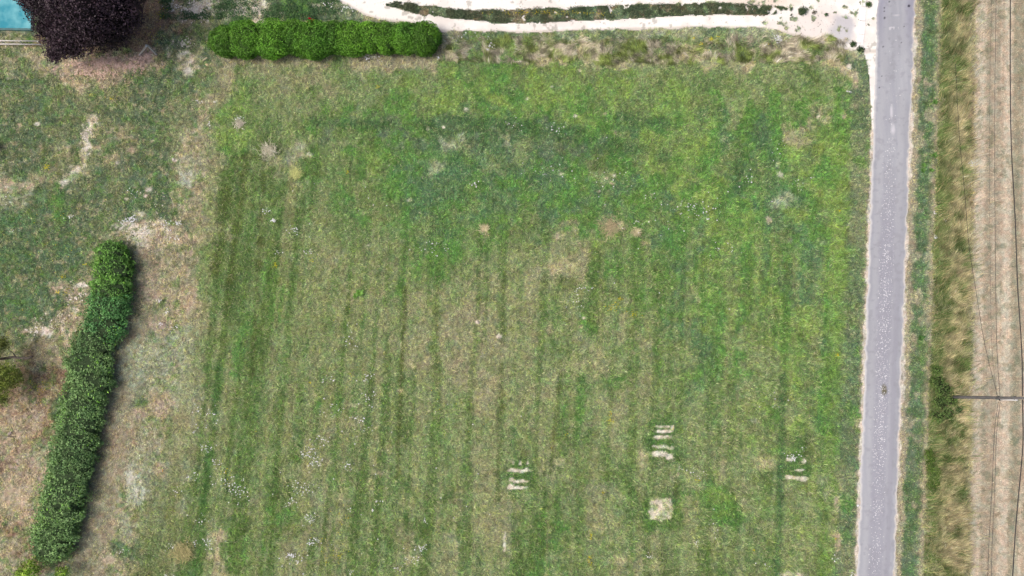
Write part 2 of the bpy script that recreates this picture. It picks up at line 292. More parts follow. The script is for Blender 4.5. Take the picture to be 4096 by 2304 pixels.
def field(x, y, mottle=True):
    """colour (linear), dryness and height of the growth at world x,y"""
    px, py = pix(x, y)
    n1 = fbm(x, y, 2.6, 4, 11); n2 = fbm(x, y, 2.6, 4, 23); n3 = fbm(x, y, .9, 3, 35); n4 = fbm(x, y, .45, 3, 47); nF = fbm(x, y, .25, 3, 53)
    n5 = fbm(x, y, .8, 3, 301); n6 = fbm(x, y, .8, 3, 317)
    wx = px + (n1 - .5) * 170 + (n5 - .5) * 110; wy = py + (n2 - .5) * 170 + (n6 - .5) * 110
    gx = np.clip(wx / 64 - .5, 0, 52.999); gy = np.clip(wy / 64 - .5, 0, 34.999)
    ix = gx.astype(int); iy = gy.astype(int); fx = (gx - ix); fy = (gy - iy)
    fx = sstep(.15, .85, fx + (n3 - .5) * .5); fy = sstep(.15, .85, fy + (n4 - .5) * .5)
    def bl(G):
        a, b, c, d = G[iy, ix], G[iy, ix + 1], G[iy + 1, ix], G[iy + 1, ix + 1]
        f, g = (fx[..., None], fy[..., None]) if G.ndim == 3 else (fx, fy)
        return (a * (1 - f) + b * f) * (1 - g) + (c * (1 - f) + d * f) * g
    c = bl(GC); dry = bl(GD); h = np.full(x.shape, .18)
    def put(w, kind, hh=None):
        nonlocal c, dry, h
        c = c * (1 - w[..., None]) + lin(PX[kind]) * w[..., None]; dry = dry * (1 - w) + DX[kind] * w
        if hh is not None: h = h * (1 - w) + hh * w
    garden = sstep(14, -14, px - interp(py, FIELD_L) + (n3 - .5) * 60)
    h = np.where(garden > .5, .1, h)
    # mowing and wheel lines
    sl = np.interp(px, [700, 2000, 3400], [.135, .03, .036]); s = px + sl * (py - 1400)
    s = s + (n3 - .5) * 16; stripe = .55 * vnoise(s, py * .03, 17, 61) + .45 * vnoise(s, py * .02, 46, 67)
    amt = np.maximum(sstep(700, 1150, py), sstep(500, 700, py) * sstep(1500, 1100, px)) * (1 - garden) * .9 * sstep(3450, 3300, px)
    amt = amt * np.interp(px, [1200, 2200, 3300], [1, .75, .5]); put(sstep(.53, .66, stripe) * amt * .8 * (.7 + .5 * n5), 'D2'); put(sstep(.47, .34, stripe) * amt * .6 * (.7 + .5 * n6), 'y')
    for x0, y0, x1, y1, hw, k in STREAK:
        t = np.clip(((px - x0) * (x1 - x0) + (py - y0) * (y1 - y0)) / ((x1 - x0) ** 2 + (y1 - y0) ** 2), 0, 1)
        d = np.hypot(px - x0 - t * (x1 - x0), py - y0 - t * (y1 - y0)) + (n3 - .5) * hw * 1.6
        put(sstep(hw * 1.6, hw * .2, d) * .8 * sstep(.2, .5, n1), k)
    bare_0 = np.zeros_like(px)
    hr = interp(py, [(900, 540), (1200, 535), (1300, 515), (1450, 465), (1700, 440), (1900, 400), (2050, 370), (2200, 330), (2304, 320)])
    put(garden * sstep(.6, .72, fbm(x, y, .42, 3, 331)) * (1 - sstep(.0, .4, bare_0)) * .4, 's', .05)
    put(garden * sstep(.58, .68, fbm(x, y, .5, 3, 341)) * .6, 'g', .12); put(garden * sstep(.6, .7, fbm(x, y, .3, 2, 351)) * .5, 'o', .1)
    bare_ = sstep(940, 1000, py + (n3 - .5) * 60) * sstep(-60, -20, px - hr) * sstep(130, 60, px - hr + (n3 - .5) * 90)
    put(bare_ * .75, 't', .04); put(bare_ * sstep(.5, .65, n4) * .25, 'r', .04)
    put(sstep(1750, 2050, py) * sstep(-120, 0, px - interp(py, FIELD_L) + (n3 - .5) * 80) * sstep(160, 60, px - interp(py, FIELD_L)) * .7, 'o', .16)
    for cx, cy, rx, ry in LUSH: put(blob(px, py, cx, cy, rx, ry, .4, n3) * .8, 'G', .22)
    put(blob(px, py, 2640, 2035, 46, 42, .14, n4 * .35 + .32, 6) * (.3 + .9 * sstep(.34, .62, nF)), 'E', .03); put(blob(px, py, 2655, 2045, 12, 26, .5, n4) * .5, 'g')
    # belt of long yellow-green grass beside the road's left verge
    yg = interp(py, [(0, 0), (450, 0), (600, .5), (900, .8), (1250, .6), (1700, .45), (2304, .3)])
    put(blob(px, np.zeros_like(px), 3368 - .03 * (py - 900), 0, 42, 1, .5, n3) * yg * (.4 + n2), 'a', .3)
    l = road_l(py)
    vg = sstep(-110, -70, px - l + (n3 - .5) * 50)
    put(vg * .85 * sstep(260, 330, py), 'v', .14); put(vg * sstep(.5, .65, n2) * .8, 'm'); put(vg * sstep(.55, .7, n1) * .8 * sstep(500, 600, py), 'g', .2)
    put(sstep(-26, -10, px - l + (n4 - .5) * 40) * .7, 't', .06); put(sstep(-12, -4, px - l + (n4 - .5) * 20), 'e', .02)
    put(blob(px, py, 470, 60, 220, 125, .2, n3) * .8, 'r', .04)  # purple tree's cast shadow, painted into the ground as brown
    for cx, cy, rx, ry, k in BARE:
        m = (np.abs(px - cx) < rx * 2.2) & (np.abs(py - cy) < ry * 2.2)
        if not m.any(): continue
        w = np.zeros_like(px); w[m] = blob(px[m], py[m], cx, cy, rx, ry, .4, (n4 * .5 + (nF if max(rx, ry) < 30 else n3) * 1.1 - .3)[m]) * .85 * (.25 + sstep(.36, .58, nF[m]))
        if k in 'sk' and cx > 900 and rx > 12: w = w * .5
        soft = k in 'kKpD'
        if k in 'pq': w = w * (.45 + .9 * sstep(.35, .6, n4))
        put(w, k, None if soft else .03)
    # the purple tree's shade is already in the ground colour, painted brown above
    pass
    for cx, cy, rx, ry in PALLET:
        m = (np.abs(px - cx) < rx + 20) & (np.abs(py - cy) < ry + 20)
        if m.any():
            w = np.zeros_like(px); w[m] = blob(px[m], py[m], cx, cy, rx, ry, .25, n4[m] * .75 + .13, 2.4); put(w * (.95 if cx < 3000 else .75), 'e', .02)
    stp = (py > interp(px, STR_TOP) - 3) & (py < interp(px, STR_BOT) + 3) & (px > 1540) & (px < 3275)
    put(stp * (1 - .6 * sstep(2900, 3150, px)), 'v', .12); put(stp * sstep(.5, .62, n5) * .7, 'r', .1)
    # right of the road
    r = px - road_r(py); R = px > road_r(py) - 4; w1 = lambda a, b, s_=8: (sstep(a - s_, a + s_, r + (n3 - .5) * 34) * sstep(b + s_, b - s_, r + (n3 - .5) * 34)) * R
    put(R * 1.0, 't', .08)
    e1 = 30 - 8 * sstep(1500, 2304, py)
    put(w1(-10, 8, 3), 'e', .02); put(w1(8, 30), 't', .06); put(w1(32, 104) * .95, 'v', .08)
    put(w1(32, 104) * .5 * sstep(.35, .6, n4), 'G', .1); put(w1(32, 104) * sstep(.54, .62, n2 * .6 + n5 * .4) * .85, 't', .05)
    put(w1(60, 104) * sstep(.6, .2, n1) * .4, 'g'); put(w1(94, 140, 16) * (.35 + .8 * sstep(.4, .6, nF)), 't', .08)
    tl = 3768 - .032 * py; tw = lambda a, b, s_=10: sstep(a - s_, a + s_, px + (n3 - .5) * 40) * sstep(b + s_, b - s_, px + (n3 - .5) * 40)
    T = sstep(-8, 8, px - tl + (n3 - .5) * 30)
    put(T, 'm', .35); put(T * sstep(.48, .6, n2), 't'); put(T * sstep(.52, .62, n1) * .6, 'o'); put(T * sstep(3838, 3870, px + (n3 - .5) * 40), 't', .2)
    put(T * sstep(3840, 3872, px + (n3 - .5) * 40) * sstep(.4, .6, n2) * sstep(1400, 900, py) * .7, 'r')
    xs = 3905 - .012 * py + (px - px)
    F = sstep(-12, 10, px - xs + (n3 - .5) * 34)
    put(F, 't', .05); put(F * .7, 'S'); put(F * sstep(.5, .62, n4) * .5, 'p')
    q = px - xs
    put(F * (sstep(-6, 4, q) * sstep(48, 30, q)) * .9, 'E'); put(F * (sstep(112, 122, q) * sstep(150, 140, q)) * .85, 'E')
    row_ = vnoise(q + (n4 - .5) * 6, py * .01, 8, 97); put(F * sstep(.55, .75, row_) * .35, 'E'); put(F * sstep(.42, .25, row_) * .25, 't')
    put(F * (sstep(148, 158, q) * sstep(200, 185, q)) * .4, 'm'); put(F * (sstep(40, 55, q) * sstep(110, 95, q)) * .4, 't'); put(F * sstep(.56, .68, n4 * .5 + n3 * .5) * .6, 'm')
    if mottle:
        fine = (fbm(x, y, .17, 2, 95, .8) - .5) * (1.25 + .4 * garden) * (1 - .55 * F)
        k = 1 + (fbm(x, y, .55, 3, 71) - .5) * .42 * (1 - .5 * F) + (n3 - .5) * .25 + fine * .75; c = c * k[..., None]
        warm = (fbm(x, y, .3, 2, 87) - .5)[..., None]; c = c * (1 + warm * np.array([.4, 0, -.1]))
        hue = (fbm(x, y, 1.3, 3, 83) - .5) * (1 - np.clip(dry, 0, 1))
        c = c * (1 + hue[..., None] * np.array([.38, .05, -.2]))
        nv = fbm(x, y, .35, 2, 91); c = np.where(F[..., None] > .5, c * (1 + (nv[..., None] - .5) * .25), c)
    g_ = c.mean(-1, keepdims=True); c = g_ + (c - g_) * .82
    return np.clip(c * (np.where(dry > .97, 1.05, 1.36)[..., None] * np.where((garden + F > .5)[..., None], 1.0, np.array([.99, 1.02, 1.01]))), .004, 1.1) / ILL, np.clip(dry, 0, 1.2), h, garden, F, T * (1 - F)

def track_mask(px, py, n, n2):
    """chalk track and the white apron beside the lane"""
    pyw = py + (n - .5) * 22
    m = (pyw < interp(px, TRK_BOT)) & (pyw > interp(px, TRK_TOP)) & (px < road_l(py) + 4)
    ins = (pyw > interp(px, STR_TOP)) & (pyw < interp(px, STR_BOT)) & (px > 1540) & (px < 3275)
    sparse = sstep(2850, 3150, px); ins &= (n2 > .25 + .32 * sparse)
    sh = (px > interp(py, [(-300, 3380), (0, 3440), (195, 3450), (260, 3468), (400, 3484), (560, 3484), (700, 3489)]) + (n - .5) * 16) & (px < road_l(py) + 4) & (py < 520) & (py > 150)
    weeds = (n2 > .70) & (px > 2950)
    return (m & ~ins & ~weeds) | sh

def grid_sheet(x0, x1, y0, y1, step):
    nx = int((x1 - x0) / step) + 1; ny = int((y1 - y0) / step) + 1
    X, Y = np.meshgrid(np.linspace(x0, x1, nx), np.linspace(y0, y1, ny)); return X, Y
def quads(nx, ny):
    i = np.arange(ny - 1)[:, None] * nx + np.arange(nx - 1)[None, :]
    return np.stack([i, i + 1, i + nx + 1, i + nx], -1).reshape(-1, 4)
def masked_mesh(name, X, Y, Z, keep, cols, mat):
    ny, nx = X.shape; q = quads(nx, ny); kk = keep.ravel()
    q = q[kk[q].sum(1) >= 3]; used = np.unique(q); remap = np.full(nx * ny, -1); remap[used] = np.arange(len(used))
    V = np.stack([X.ravel(), Y.ravel(), Z.ravel()], -1)[used]
    return link_mesh(name, V, remap[q], mat, cols=cols.reshape(-1, 3)[used])

# ------------------------------------------------------------------ ground: one sheet out to the horizon
xa = np.concatenate([-np.geomspace(900, 125, 10), np.arange(-120, -54, 1.1), np.arange(-53.5, 53.5, .12), np.arange(54, 120, 1.1), np.geomspace(125, 900, 10)])
ya = np.concatenate([-np.geomspace(900, 105, 10), np.arange(-100, -29, 1.1), np.arange(-28.5, 38, .12), np.arange(38.5, 110, 1.1), np.geomspace(115, 900, 10)])
GX, GY = np.meshgrid(xa, ya)
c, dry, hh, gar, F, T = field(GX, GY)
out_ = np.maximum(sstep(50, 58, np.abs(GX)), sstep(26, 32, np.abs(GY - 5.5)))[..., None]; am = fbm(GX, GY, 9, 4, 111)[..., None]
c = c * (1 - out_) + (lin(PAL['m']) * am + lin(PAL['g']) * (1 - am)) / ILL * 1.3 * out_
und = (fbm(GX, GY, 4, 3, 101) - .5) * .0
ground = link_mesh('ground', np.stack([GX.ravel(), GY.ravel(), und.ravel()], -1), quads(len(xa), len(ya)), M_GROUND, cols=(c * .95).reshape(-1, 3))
tag(ground, 'dry meadow soil and thatch under the grass', kind='structure')

# chalk track
x0, y0 = at(1300, 560); x1, y1 = at(3560, -60)
X, Y = grid_sheet(-52, 36, 12, 50, .09)
px, py = pix(X, Y); n = fbm(X, Y, .9, 4, 121); n2 = fbm(X, Y, .5, 3, 131)
base = lin((250, 246, 240)) / 1.28 * np.ones(X.shape + (1,))
def mixc(b, w, col): return b * (1 - w[..., None]) + lin(col) / ILL * w[..., None]
base = mixc(base, sstep(.5, .7, fbm(X, Y, 1.6, 4, 141)) * .35, (236, 220, 212))
base = mixc(base, blob(px, py, 3040, 6, 190, 24, .5, n) * .6, (244, 222, 200)); base = mixc(base, blob(px, py, 3250, 110, 130, 60, .5, n) * .4, (232, 215, 208))
base = mixc(base, blob(px, py, 3370, 115, 50, 62, .35, n) * .75, (206, 206, 214))
edge = np.abs(py - interp(px, TRK_BOT)); base = mixc(base, sstep(14, 0, edge) * .6, (205, 190, 176))
base = mixc(base, sstep(.69, .74, n2) * .5, (150, 146, 132))
track = masked_mesh('track', X, Y, np.full(X.shape, .012), track_mask(px, py, n, n2), base, M_CHALK)
tag(track, 'white chalk farm track with a grassy middle', kind='structure')

# lane
ys = np.concatenate([np.geomspace(-500, -27, 20), np.arange(-26.5, 32, .09), np.geomspace(32.5, 500, 20)]); us = np.linspace(0, 1, 46)
yy = np.repeat(ys[:, None], 46, 1)
xr_ = np.zeros_like(yy)
for it in range(1):
    a0x, a0y = at(3511, 0); a1x, a1y = at(3511 - .036 * 2304, 2304); b0x, b0y = at(3658, 0); b1x, b1y = at(3658 - .036 * 2304, 2304)
    xl = a0x + (a1x - a0x) * (yy - a0y) / (a1y - a0y); xr = b0x + (b1x - b0x) * (yy - b0y) / (b1y - b0y)
ej = (fbm(yy * 0 + 3, yy, .5, 3, 151) - .5) * .25; ej2 = (fbm(yy * 0 + 9, yy, .5, 3, 161) - .5) * .3
X = (xl + ej) * (1 - us) + (xr + ej2) * us; Y = yy; u = np.repeat(us[None], len(ys), 0)
px, py = pix(X, Y); n = fbm(X, Y, .8, 4, 171); nl = fbm(X * 5, Y * .35, 1.2, 3, 181)
rc = lin((184, 187, 195)) / ILL * np.ones(X.shape + (1,))
rc = mixc(rc, np.clip((nl - .5) * 2, 0, 1) * .7, (168, 169, 184)); rc = mixc(rc, np.clip((.5 - nl) * 2, 0, 1) * .5, (202, 203, 214))
rc = mixc(rc, sstep(.5, .62, fbm(X, Y * .5, 2.4, 3, 191)) * .45, (170, 172, 180)); rc = mixc(rc, (blob(u, u * 0, .22, 0, .09, 1, .6) + blob(u, u * 0, .76, 0, .08, 1, .6)) * .35, (200, 202, 208)); rc = mixc(rc, sstep(.6, .7, fbm(X, Y, .35, 3, 193)) * .3, (150, 150, 158))
rc = mixc(rc, sstep(.08, .01, u) * .9, (234, 232, 232)); rc = mixc(rc, sstep(.95, 1, u + (n - .5) * .06) * .8, (238, 232, 226))
rc = mixc(rc, blob(u, u * 0, .8, 0, .07, 1, .6) * .5 * sstep(600, 1400, py), (158, 158, 172))
cen = blob(u, u * 0, .49 + (n - .5) * .1, 0, .2, 1, .4) * sstep(560, 1000, py)
rc = mixc(rc, cen * .5, (166, 166, 180))
dk = sstep(260, 0, py) * sstep(.3, .8, np.abs(u - .5) * 2); rc = mixc(rc, dk * .6, (160, 160, 180))
rc = mixc(rc, blob(px, py, 3536, 1560, 10, 18, .5, n), (120, 116, 96))
for sx_, sy_, sr in ((3635, 24, 5), (3538, 72, 4), (3557, 7, 3), (3532, 187, 3), (3537, 32, 2.6), (3537, 45, 2.6), (3616, 106, 2.6), (3605, 170, 2.6), (3517, 350, 2.6), (3527, 305, 2.5)):
    rc = mixc(rc, blob(px, py, sx_, sy_, sr, sr, .4), (60, 56, 70))
for sx_, sy_, a_, b_ in ((3566, 110, 9, 3), (3560, 116, 5, 5), (3575, 112, 3, 6), (3585, 62, 14, 2.5), (3565, 450, 5, 24), (3572, 520, 10, 20)):
    rc = mixc(rc, blob(px, py, sx_, sy_, a_, b_, .5, n) * .7, (232, 230, 238))
road = link_mesh('road', np.stack([X.ravel(), Y.ravel(), np.full(X.size, .02)], -1), quads(46, len(ys)), M_ROAD, cols=rc.reshape(-1, 3))
tag(road, 'pale grey single-track asphalt lane', kind='structure')

# ------------------------------------------------------------------ growth
def in_view(x, y, mpx=120):
    px, py = pix(x, y); return (px > -mpx) & (px < W + mpx) & (py > -mpx) & (py < H + mpx)
def blades(name, x, y, length, width, lean, cols, z0=0.0, mat=M_GRASS, az=None, jitter=.25, curl=.5):
    """bent two-piece blades: base pair, middle pair, tip"""
    N_ = len(x); az = RNG.random(N_) * 2 * np.pi if az is None else az
    tw = RNG.random(N_) * np.pi
    dx, dy = np.cos(az), np.sin(az); wx, wy = -dy, dx
    L1 = length * .55; l1 = lean * (1 - curl * .5); l2 = np.clip(lean * (1 + curl), 0, 1.5)
    mx = x + dx * L1 * np.sin(l1); my = y + dy * L1 * np.sin(l1); mz = z0 + L1 * np.cos(l1)
    tx = mx + dx * length * .45 * np.sin(l2); ty = my + dy * length * .45 * np.sin(l2); tz = mz + length * .45 * np.cos(l2)
    hw = width / 2
    V = np.empty((N_, 5, 3), np.float32)
    V[:, 0] = np.stack([x - wx * hw, y - wy * hw, np.zeros(N_) + z0], -1); V[:, 1] = np.stack([x + wx * hw, y + wy * hw, np.zeros(N_) + z0], -1)
    V[:, 2] = np.stack([mx + wx * hw, my + wy * hw, mz], -1); V[:, 3] = np.stack([mx - wx * hw, my - wy * hw, mz], -1); V[:, 4] = np.stack([tx, ty, tz], -1)
    b = (np.arange(N_) * 5)[:, None]
    F_ = np.concatenate([b + np.array([[0, 1, 2]]), b + np.array([[0, 2, 3]]), b + np.array([[3, 2, 4]])])
    k = (1 + (RNG.random((N_, 1)) - .5) * 2 * jitter) * np.where(RNG.random((N_, 1)) < .08, 1.7, 1.0)
    cc = np.repeat((cols * k)[:, None, :], 5, 1).reshape(-1, 3)
    return link_mesh(name, V.reshape(-1, 3), F_, mat, cols=np.clip(cc, .003, .95))

def ground_cover_points(n_):
    x = RNG.random(n_) * 100 - 50; y = RNG.random(n_) * 62 - 26
    k = in_view(x, y, 60); x, y = x[k], y[k]
    px, py = pix(x, y)
    k = ~((px > road_l(py) - 6) & (px < road_r(py) + 4)); x, y, px, py = x[k], y[k], px[k], py[k]
    n = fbm(x, y, .9, 4, 121); n2 = fbm(x, y, .5, 3, 131)
    k = ~track_mask(px, py, n, n2) & ~((px < 140) & (py < 135)); return x[k], y[k]

x, y = ground_cover_points(1350000)
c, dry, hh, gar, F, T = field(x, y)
clump = fbm(x, y, .5, 3, 201)
keep = (RNG.random(len(x)) < np.where(dry > 1.0, .15, 1.0) * np.where(F > .5, .55, 1) * np.where(hh < .05, .3, 1.0) * (.7 + .6 * sstep(.35, .6, clump)))
x, y, c, dry, hh, F, T, gar, clump = [a[keep] for a in (x, y, c, dry, hh, F, T, gar, clump)]
isdry = RNG.random(len(x)) < np.clip(dry * .55, 0, .7)
straw = lin((206, 196, 158)) / ILL
green = c * (1 + (RNG.random((len(x), 1)) - .5) * .5) * np.array([1.12, 1.22, .95])
green = np.where((RNG.random(len(x)) < .18)[:, None], green * np.array([1.3, 1.25, .8]), green)
col_ = np.where(isdry[:, None], c * .6 + straw * .5, green * 1.12) * 1.5
Fs = (F > .5)[:, None]; col_ = np.where(Fs, (c * .7 + lin((214, 200, 170)) / ILL * .35) * 1.25, col_)
Lh = hh * (.55 + RNG.random(len(x)) * .9) * (.8 + .5 * sstep(.4, .65, clump))
# swirling lean: blades lie over in locally shared directions
swirl = fbm(x, y, .6, 2, 211) * 5 * np.pi + (RNG.random(len(x)) - .5) * 3.0
lean = .75 + RNG.random(len(x)) * .6
sel = T < .5
inF = (F > .5)
g1 = sel & ~inF & (gar < .5); g2 = sel & ~inF & (gar >= .5); g3 = inF; g4 = ~sel & ~inF
def mk(name, s, label, lf=1.0, w=.017, jit=.3):
    o = blades(name, x[s], y[s], Lh[s] * lf * 1.45, w * (.7 + .8 * RNG.random(s.sum())), lean[s], col_[s], az=swirl[s], jitter=jit)
    return tag(o, label, name.replace('_', ' '), kind='stuff')
mk('meadow_grass', g1, 'mottled green and straw meadow grass covering the open field between hedge and lane', w=.021)
mk('garden_grass', g2, 'short patchy dark green and bare-spotted grass of the garden left of the field', 1.2, w=.026)
mk('stubble', g3, 'short pale straw stubble of the field along the right edge', 2.0, w=.016, jit=.35)
mk('verge_grass', g4, 'olive verge grass between the lane and the stubble', 1.1, w=.022)

# long leaning grass of the right verge
nb = 60000
py_ = RNG.random(nb) * 2500 - 100; px_ = 3764 - .032 * py_ + np.abs(RNG.random(nb) ** .85 * (92 + .03 * py_) + RNG.normal(size=nb) * 9 + (RNG.random(nb) < .2) * RNG.exponential(22, nb))
x, y = at(px_, py_); n = fbm(x, y, .7, 3, 221)
az = np.pi * (-.15 + .9 * fbm(x, y, 1.3, 3, 225)) + (RNG.random(nb) - .5) * 1.3
cA = lin((188, 176, 142)); cB = lin((88, 110, 60)); cC = lin((190, 172, 130))
w = (sstep(.32, .6, n) * np.where(RNG.random(nb) < .4, .5, 1) * sstep(-.1, .9, (px_ - 3764 + .032 * py_) / 100))[:, None]; cc = 1.6 * (cA * w + cB * (1 - w)); r_ = RNG.random(nb)[:, None]; cc = np.where(r_ < .13, cC * 1.5, cc) / ILL * (.6 + .95 * sstep(.3, .7, fbm(x, y, .3, 3, 227)))[:, None]
k = RNG.random(nb) < .35 + .9 * fbm(x, y, .8, 2, 229)
tag(blades('tall_grass', x[k], y[k], .5 + .6 * RNG.random(k.sum()), .014 + .012 * RNG.random(k.sum()), .5 + .5 * RNG.random(k.sum()), cc[k], az=az[k], jitter=.4),
    'tall olive and straw grass leaning in a band along the verge right of the lane', 'tall grass', kind='stuff')

# long tussocky fringe below the track
nb = 26000
px_ = 1780 + RNG.random(nb) * 1600; py_ = 150 + RNG.random(nb) ** .8 * 100 + 25 * (fbm(px_ / 60, px_ * 0, 1, 2, 3) - .5)
x, y = at(px_, py_); n = fbm(x, y, .8, 3, 231) + (RNG.random(nb) - .5) * .2; az = fbm(x, y, 2.0, 2, 235) * 3 * np.pi + (RNG.random(nb) - .5)
w = sstep(.36, .6, n)[:, None]; cc = 1.5 * (lin((180, 172, 152)) * w + lin((128, 144, 78)) * (1 - w)) / ILL * (.5 + 1.0 * sstep(.3, .7, fbm(x, y, .3, 3, 237)))[:, None] * np.where(RNG.random((nb, 1)) < .12, 1.5, 1)
k = RNG.random(nb) < sstep(.25, .55, fbm(x, y, 1.0, 2, 239))
tag(blades('fringe_grass', x[k], y[k], .35 + .35 * RNG.random(k.sum()), .02 + .012 * RNG.random(k.sum()), .7 + .5 * RNG.random(k.sum()), cc[k], az=az[k], jitter=.3),
    'long bleached and yellow-green grass flopping over along the field edge below the chalk track', 'long grass', kind='stuff')

# ---- leaf cards
def leaf_cloud(P, Nrm, size, cols, jitter=.35, flat=.5):
    """leaf-sized folded quads at points P facing roughly Nrm"""
    n_ = len(P); r = RNG.normal(size=(n_, 3)); nn = Nrm * flat + r * (1 - flat) * .8; nn /= np.linalg.norm(nn, axis=1, keepdims=True) + 1e-9
    a = RNG.normal(size=(n_, 3)); u_ = np.cross(nn, a); u_ /= np.linalg.norm(u_, axis=1, keepdims=True) + 1e-9; v_ = np.cross(nn, u_)
    s_ = (size * (.6 + .8 * RNG.random(n_)))[:, None]
    V = np.empty((n_, 4, 3), np.float32)
    V[:, 0] = P - u_ * s_ * .5; V[:, 1] = P - v_ * s_ * .28 + nn * s_ * .08; V[:, 2] = P + u_ * s_ * .5; V[:, 3] = P + v_ * s_ * .28 + nn * s_ * .08
    F_ = (np.arange(n_) * 4)[:, None] + np.arange(4)[None]
    k = 1 + (RNG.random((n_, 1)) - .5) * 2 * jitter
    return V.reshape(-1, 3), F_, np.repeat((cols * k)[:, None, :], 4, 1).reshape(-1, 3)
def lobe_points(lobes, per_m2, depth=.35, rough=.25, seed=0):
    """points in the outer shell of a union of ellipsoids (cx,cy,cz,rx,ry,rz)"""
    P = []; Q = []; I = []
    for i, (cx, cy, cz, rx, ry, rz) in enumerate(lobes):
        area = 4 * math.pi * ((rx * ry) ** 1.6 / 3 + (rx * rz) ** 1.6 / 3 + (ry * rz) ** 1.6 / 3) ** (1 / 1.6)
        n_ = int(area * per_m2); d = RNG.normal(size=(n_, 3)); d /= np.linalg.norm(d, axis=1, keepdims=True)
        bump_ = 1 + (fbm(d[:, 0] * 3 + 5 * i + d[:, 2] * 2, d[:, 1] * 3 + d[:, 2], .9, 3, 300 + seed + i) - .5) * rough * 2
        rr = (1 - depth * RNG.random(n_) ** 1.6) * bump_
        p = d * rr[:, None] * np.array([rx, ry, rz]) + np.array([cx, cy, cz]); k = p[:, 2] > .05
        ndir = d / np.array([rx, ry, rz]); ndir /= np.linalg.norm(ndir, axis=1, keepdims=True)
        P.append(p[k]); Q.append(ndir[k]); I.append(np.full(k.sum(), i))
    P = np.concatenate(P); Q = np.concatenate(Q); I = np.concatenate(I)
    ins = np.zeros(len(P), bool)
    for i, (cx, cy, cz, rx, ry, rz) in enumerate(lobes):
        e = ((P - np.array([cx, cy, cz])) / np.array([rx, ry, rz])); ins |= (np.einsum('ij,ij->i', e, e) < .5) & (I != i)
    return P[~ins], Q[~ins], I[~ins]
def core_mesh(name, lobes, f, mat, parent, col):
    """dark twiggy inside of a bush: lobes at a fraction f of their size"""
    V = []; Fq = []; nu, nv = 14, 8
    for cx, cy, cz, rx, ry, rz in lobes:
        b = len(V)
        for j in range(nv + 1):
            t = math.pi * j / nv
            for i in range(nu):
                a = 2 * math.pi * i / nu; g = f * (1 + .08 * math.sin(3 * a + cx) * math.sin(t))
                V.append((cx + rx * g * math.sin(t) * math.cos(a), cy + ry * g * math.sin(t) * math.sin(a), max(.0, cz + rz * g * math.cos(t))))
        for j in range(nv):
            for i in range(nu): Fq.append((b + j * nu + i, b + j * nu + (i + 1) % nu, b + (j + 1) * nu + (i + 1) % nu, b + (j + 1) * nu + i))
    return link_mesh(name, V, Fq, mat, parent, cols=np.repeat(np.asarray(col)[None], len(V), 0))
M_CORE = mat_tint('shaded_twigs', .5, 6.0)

# ---- bright clipped hedge along the top
def hedge_top():
    c0 = A(1300, 170); root = empty('hedge', c0)
    tag(root, 'bright green clipped hedge with billowing lobes standing just below the chalk track', 'hedge')
    spec = [(905, 165, 62, 70, 1.9), (985, 160, 82, 84, 2.1), (1090, 160, 78, 88, 2.15), (1180, 148, 70, 72, 2.0), (1255, 160, 84, 84, 2.15), (1340, 150, 62, 70, 1.95), (1410, 155, 76, 76, 2.1), (1480, 150, 64, 66, 1.95), (1545, 154, 70, 66, 2.0), (1620, 154, 66, 68, 2.05), (1695, 153, 66, 72, 2.1)]
    L = []
    for px_, py_, rx, ry, h in spec:
        zc = h * .5; x_, y_ = at(px_, py_, zc); s_ = (CAM_H - zc) / FPX
        L.append((float(x_), float(y_), zc, (rx + 9) * s_, ry * s_, h * .52))
    P, Q, I = lobe_points(L, 560, .26, .2, 1)
    k = fbm(P[:, 0] + P[:, 2] * .7, P[:, 1] - P[:, 2] * .5, .3, 2, 443) > .33; P, Q, I = P[k], Q[k], I[k]
    n = fbm(P[:, 0], P[:, 1], 1.8, 3, 401)[:, None]; n2_ = fbm(P[:, 0], P[:, 1] * .8, .45, 2, 407)[:, None]
    lt = np.array([(I * 37 % 5) / 5.0])[0][:, None]
    cc = lin((62, 112, 30)) * (1 - n) + lin((104, 158, 38)) * n; cc = cc * (.85 + .4 * lt) * (.6 + .8 * n2_)
    Vv, Ff, Cc = leaf_cloud(P - np.array(c0), Q, .12, cc / ILL * np.array([1.95, 1.75, 2.7]), .4, .45)
    link_mesh('foliage', Vv, Ff, M_LEAF, root, cols=np.clip(Cc, .003, .9))
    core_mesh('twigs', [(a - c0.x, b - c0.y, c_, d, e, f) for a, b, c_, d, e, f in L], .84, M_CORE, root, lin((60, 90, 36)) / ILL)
hedge_top()

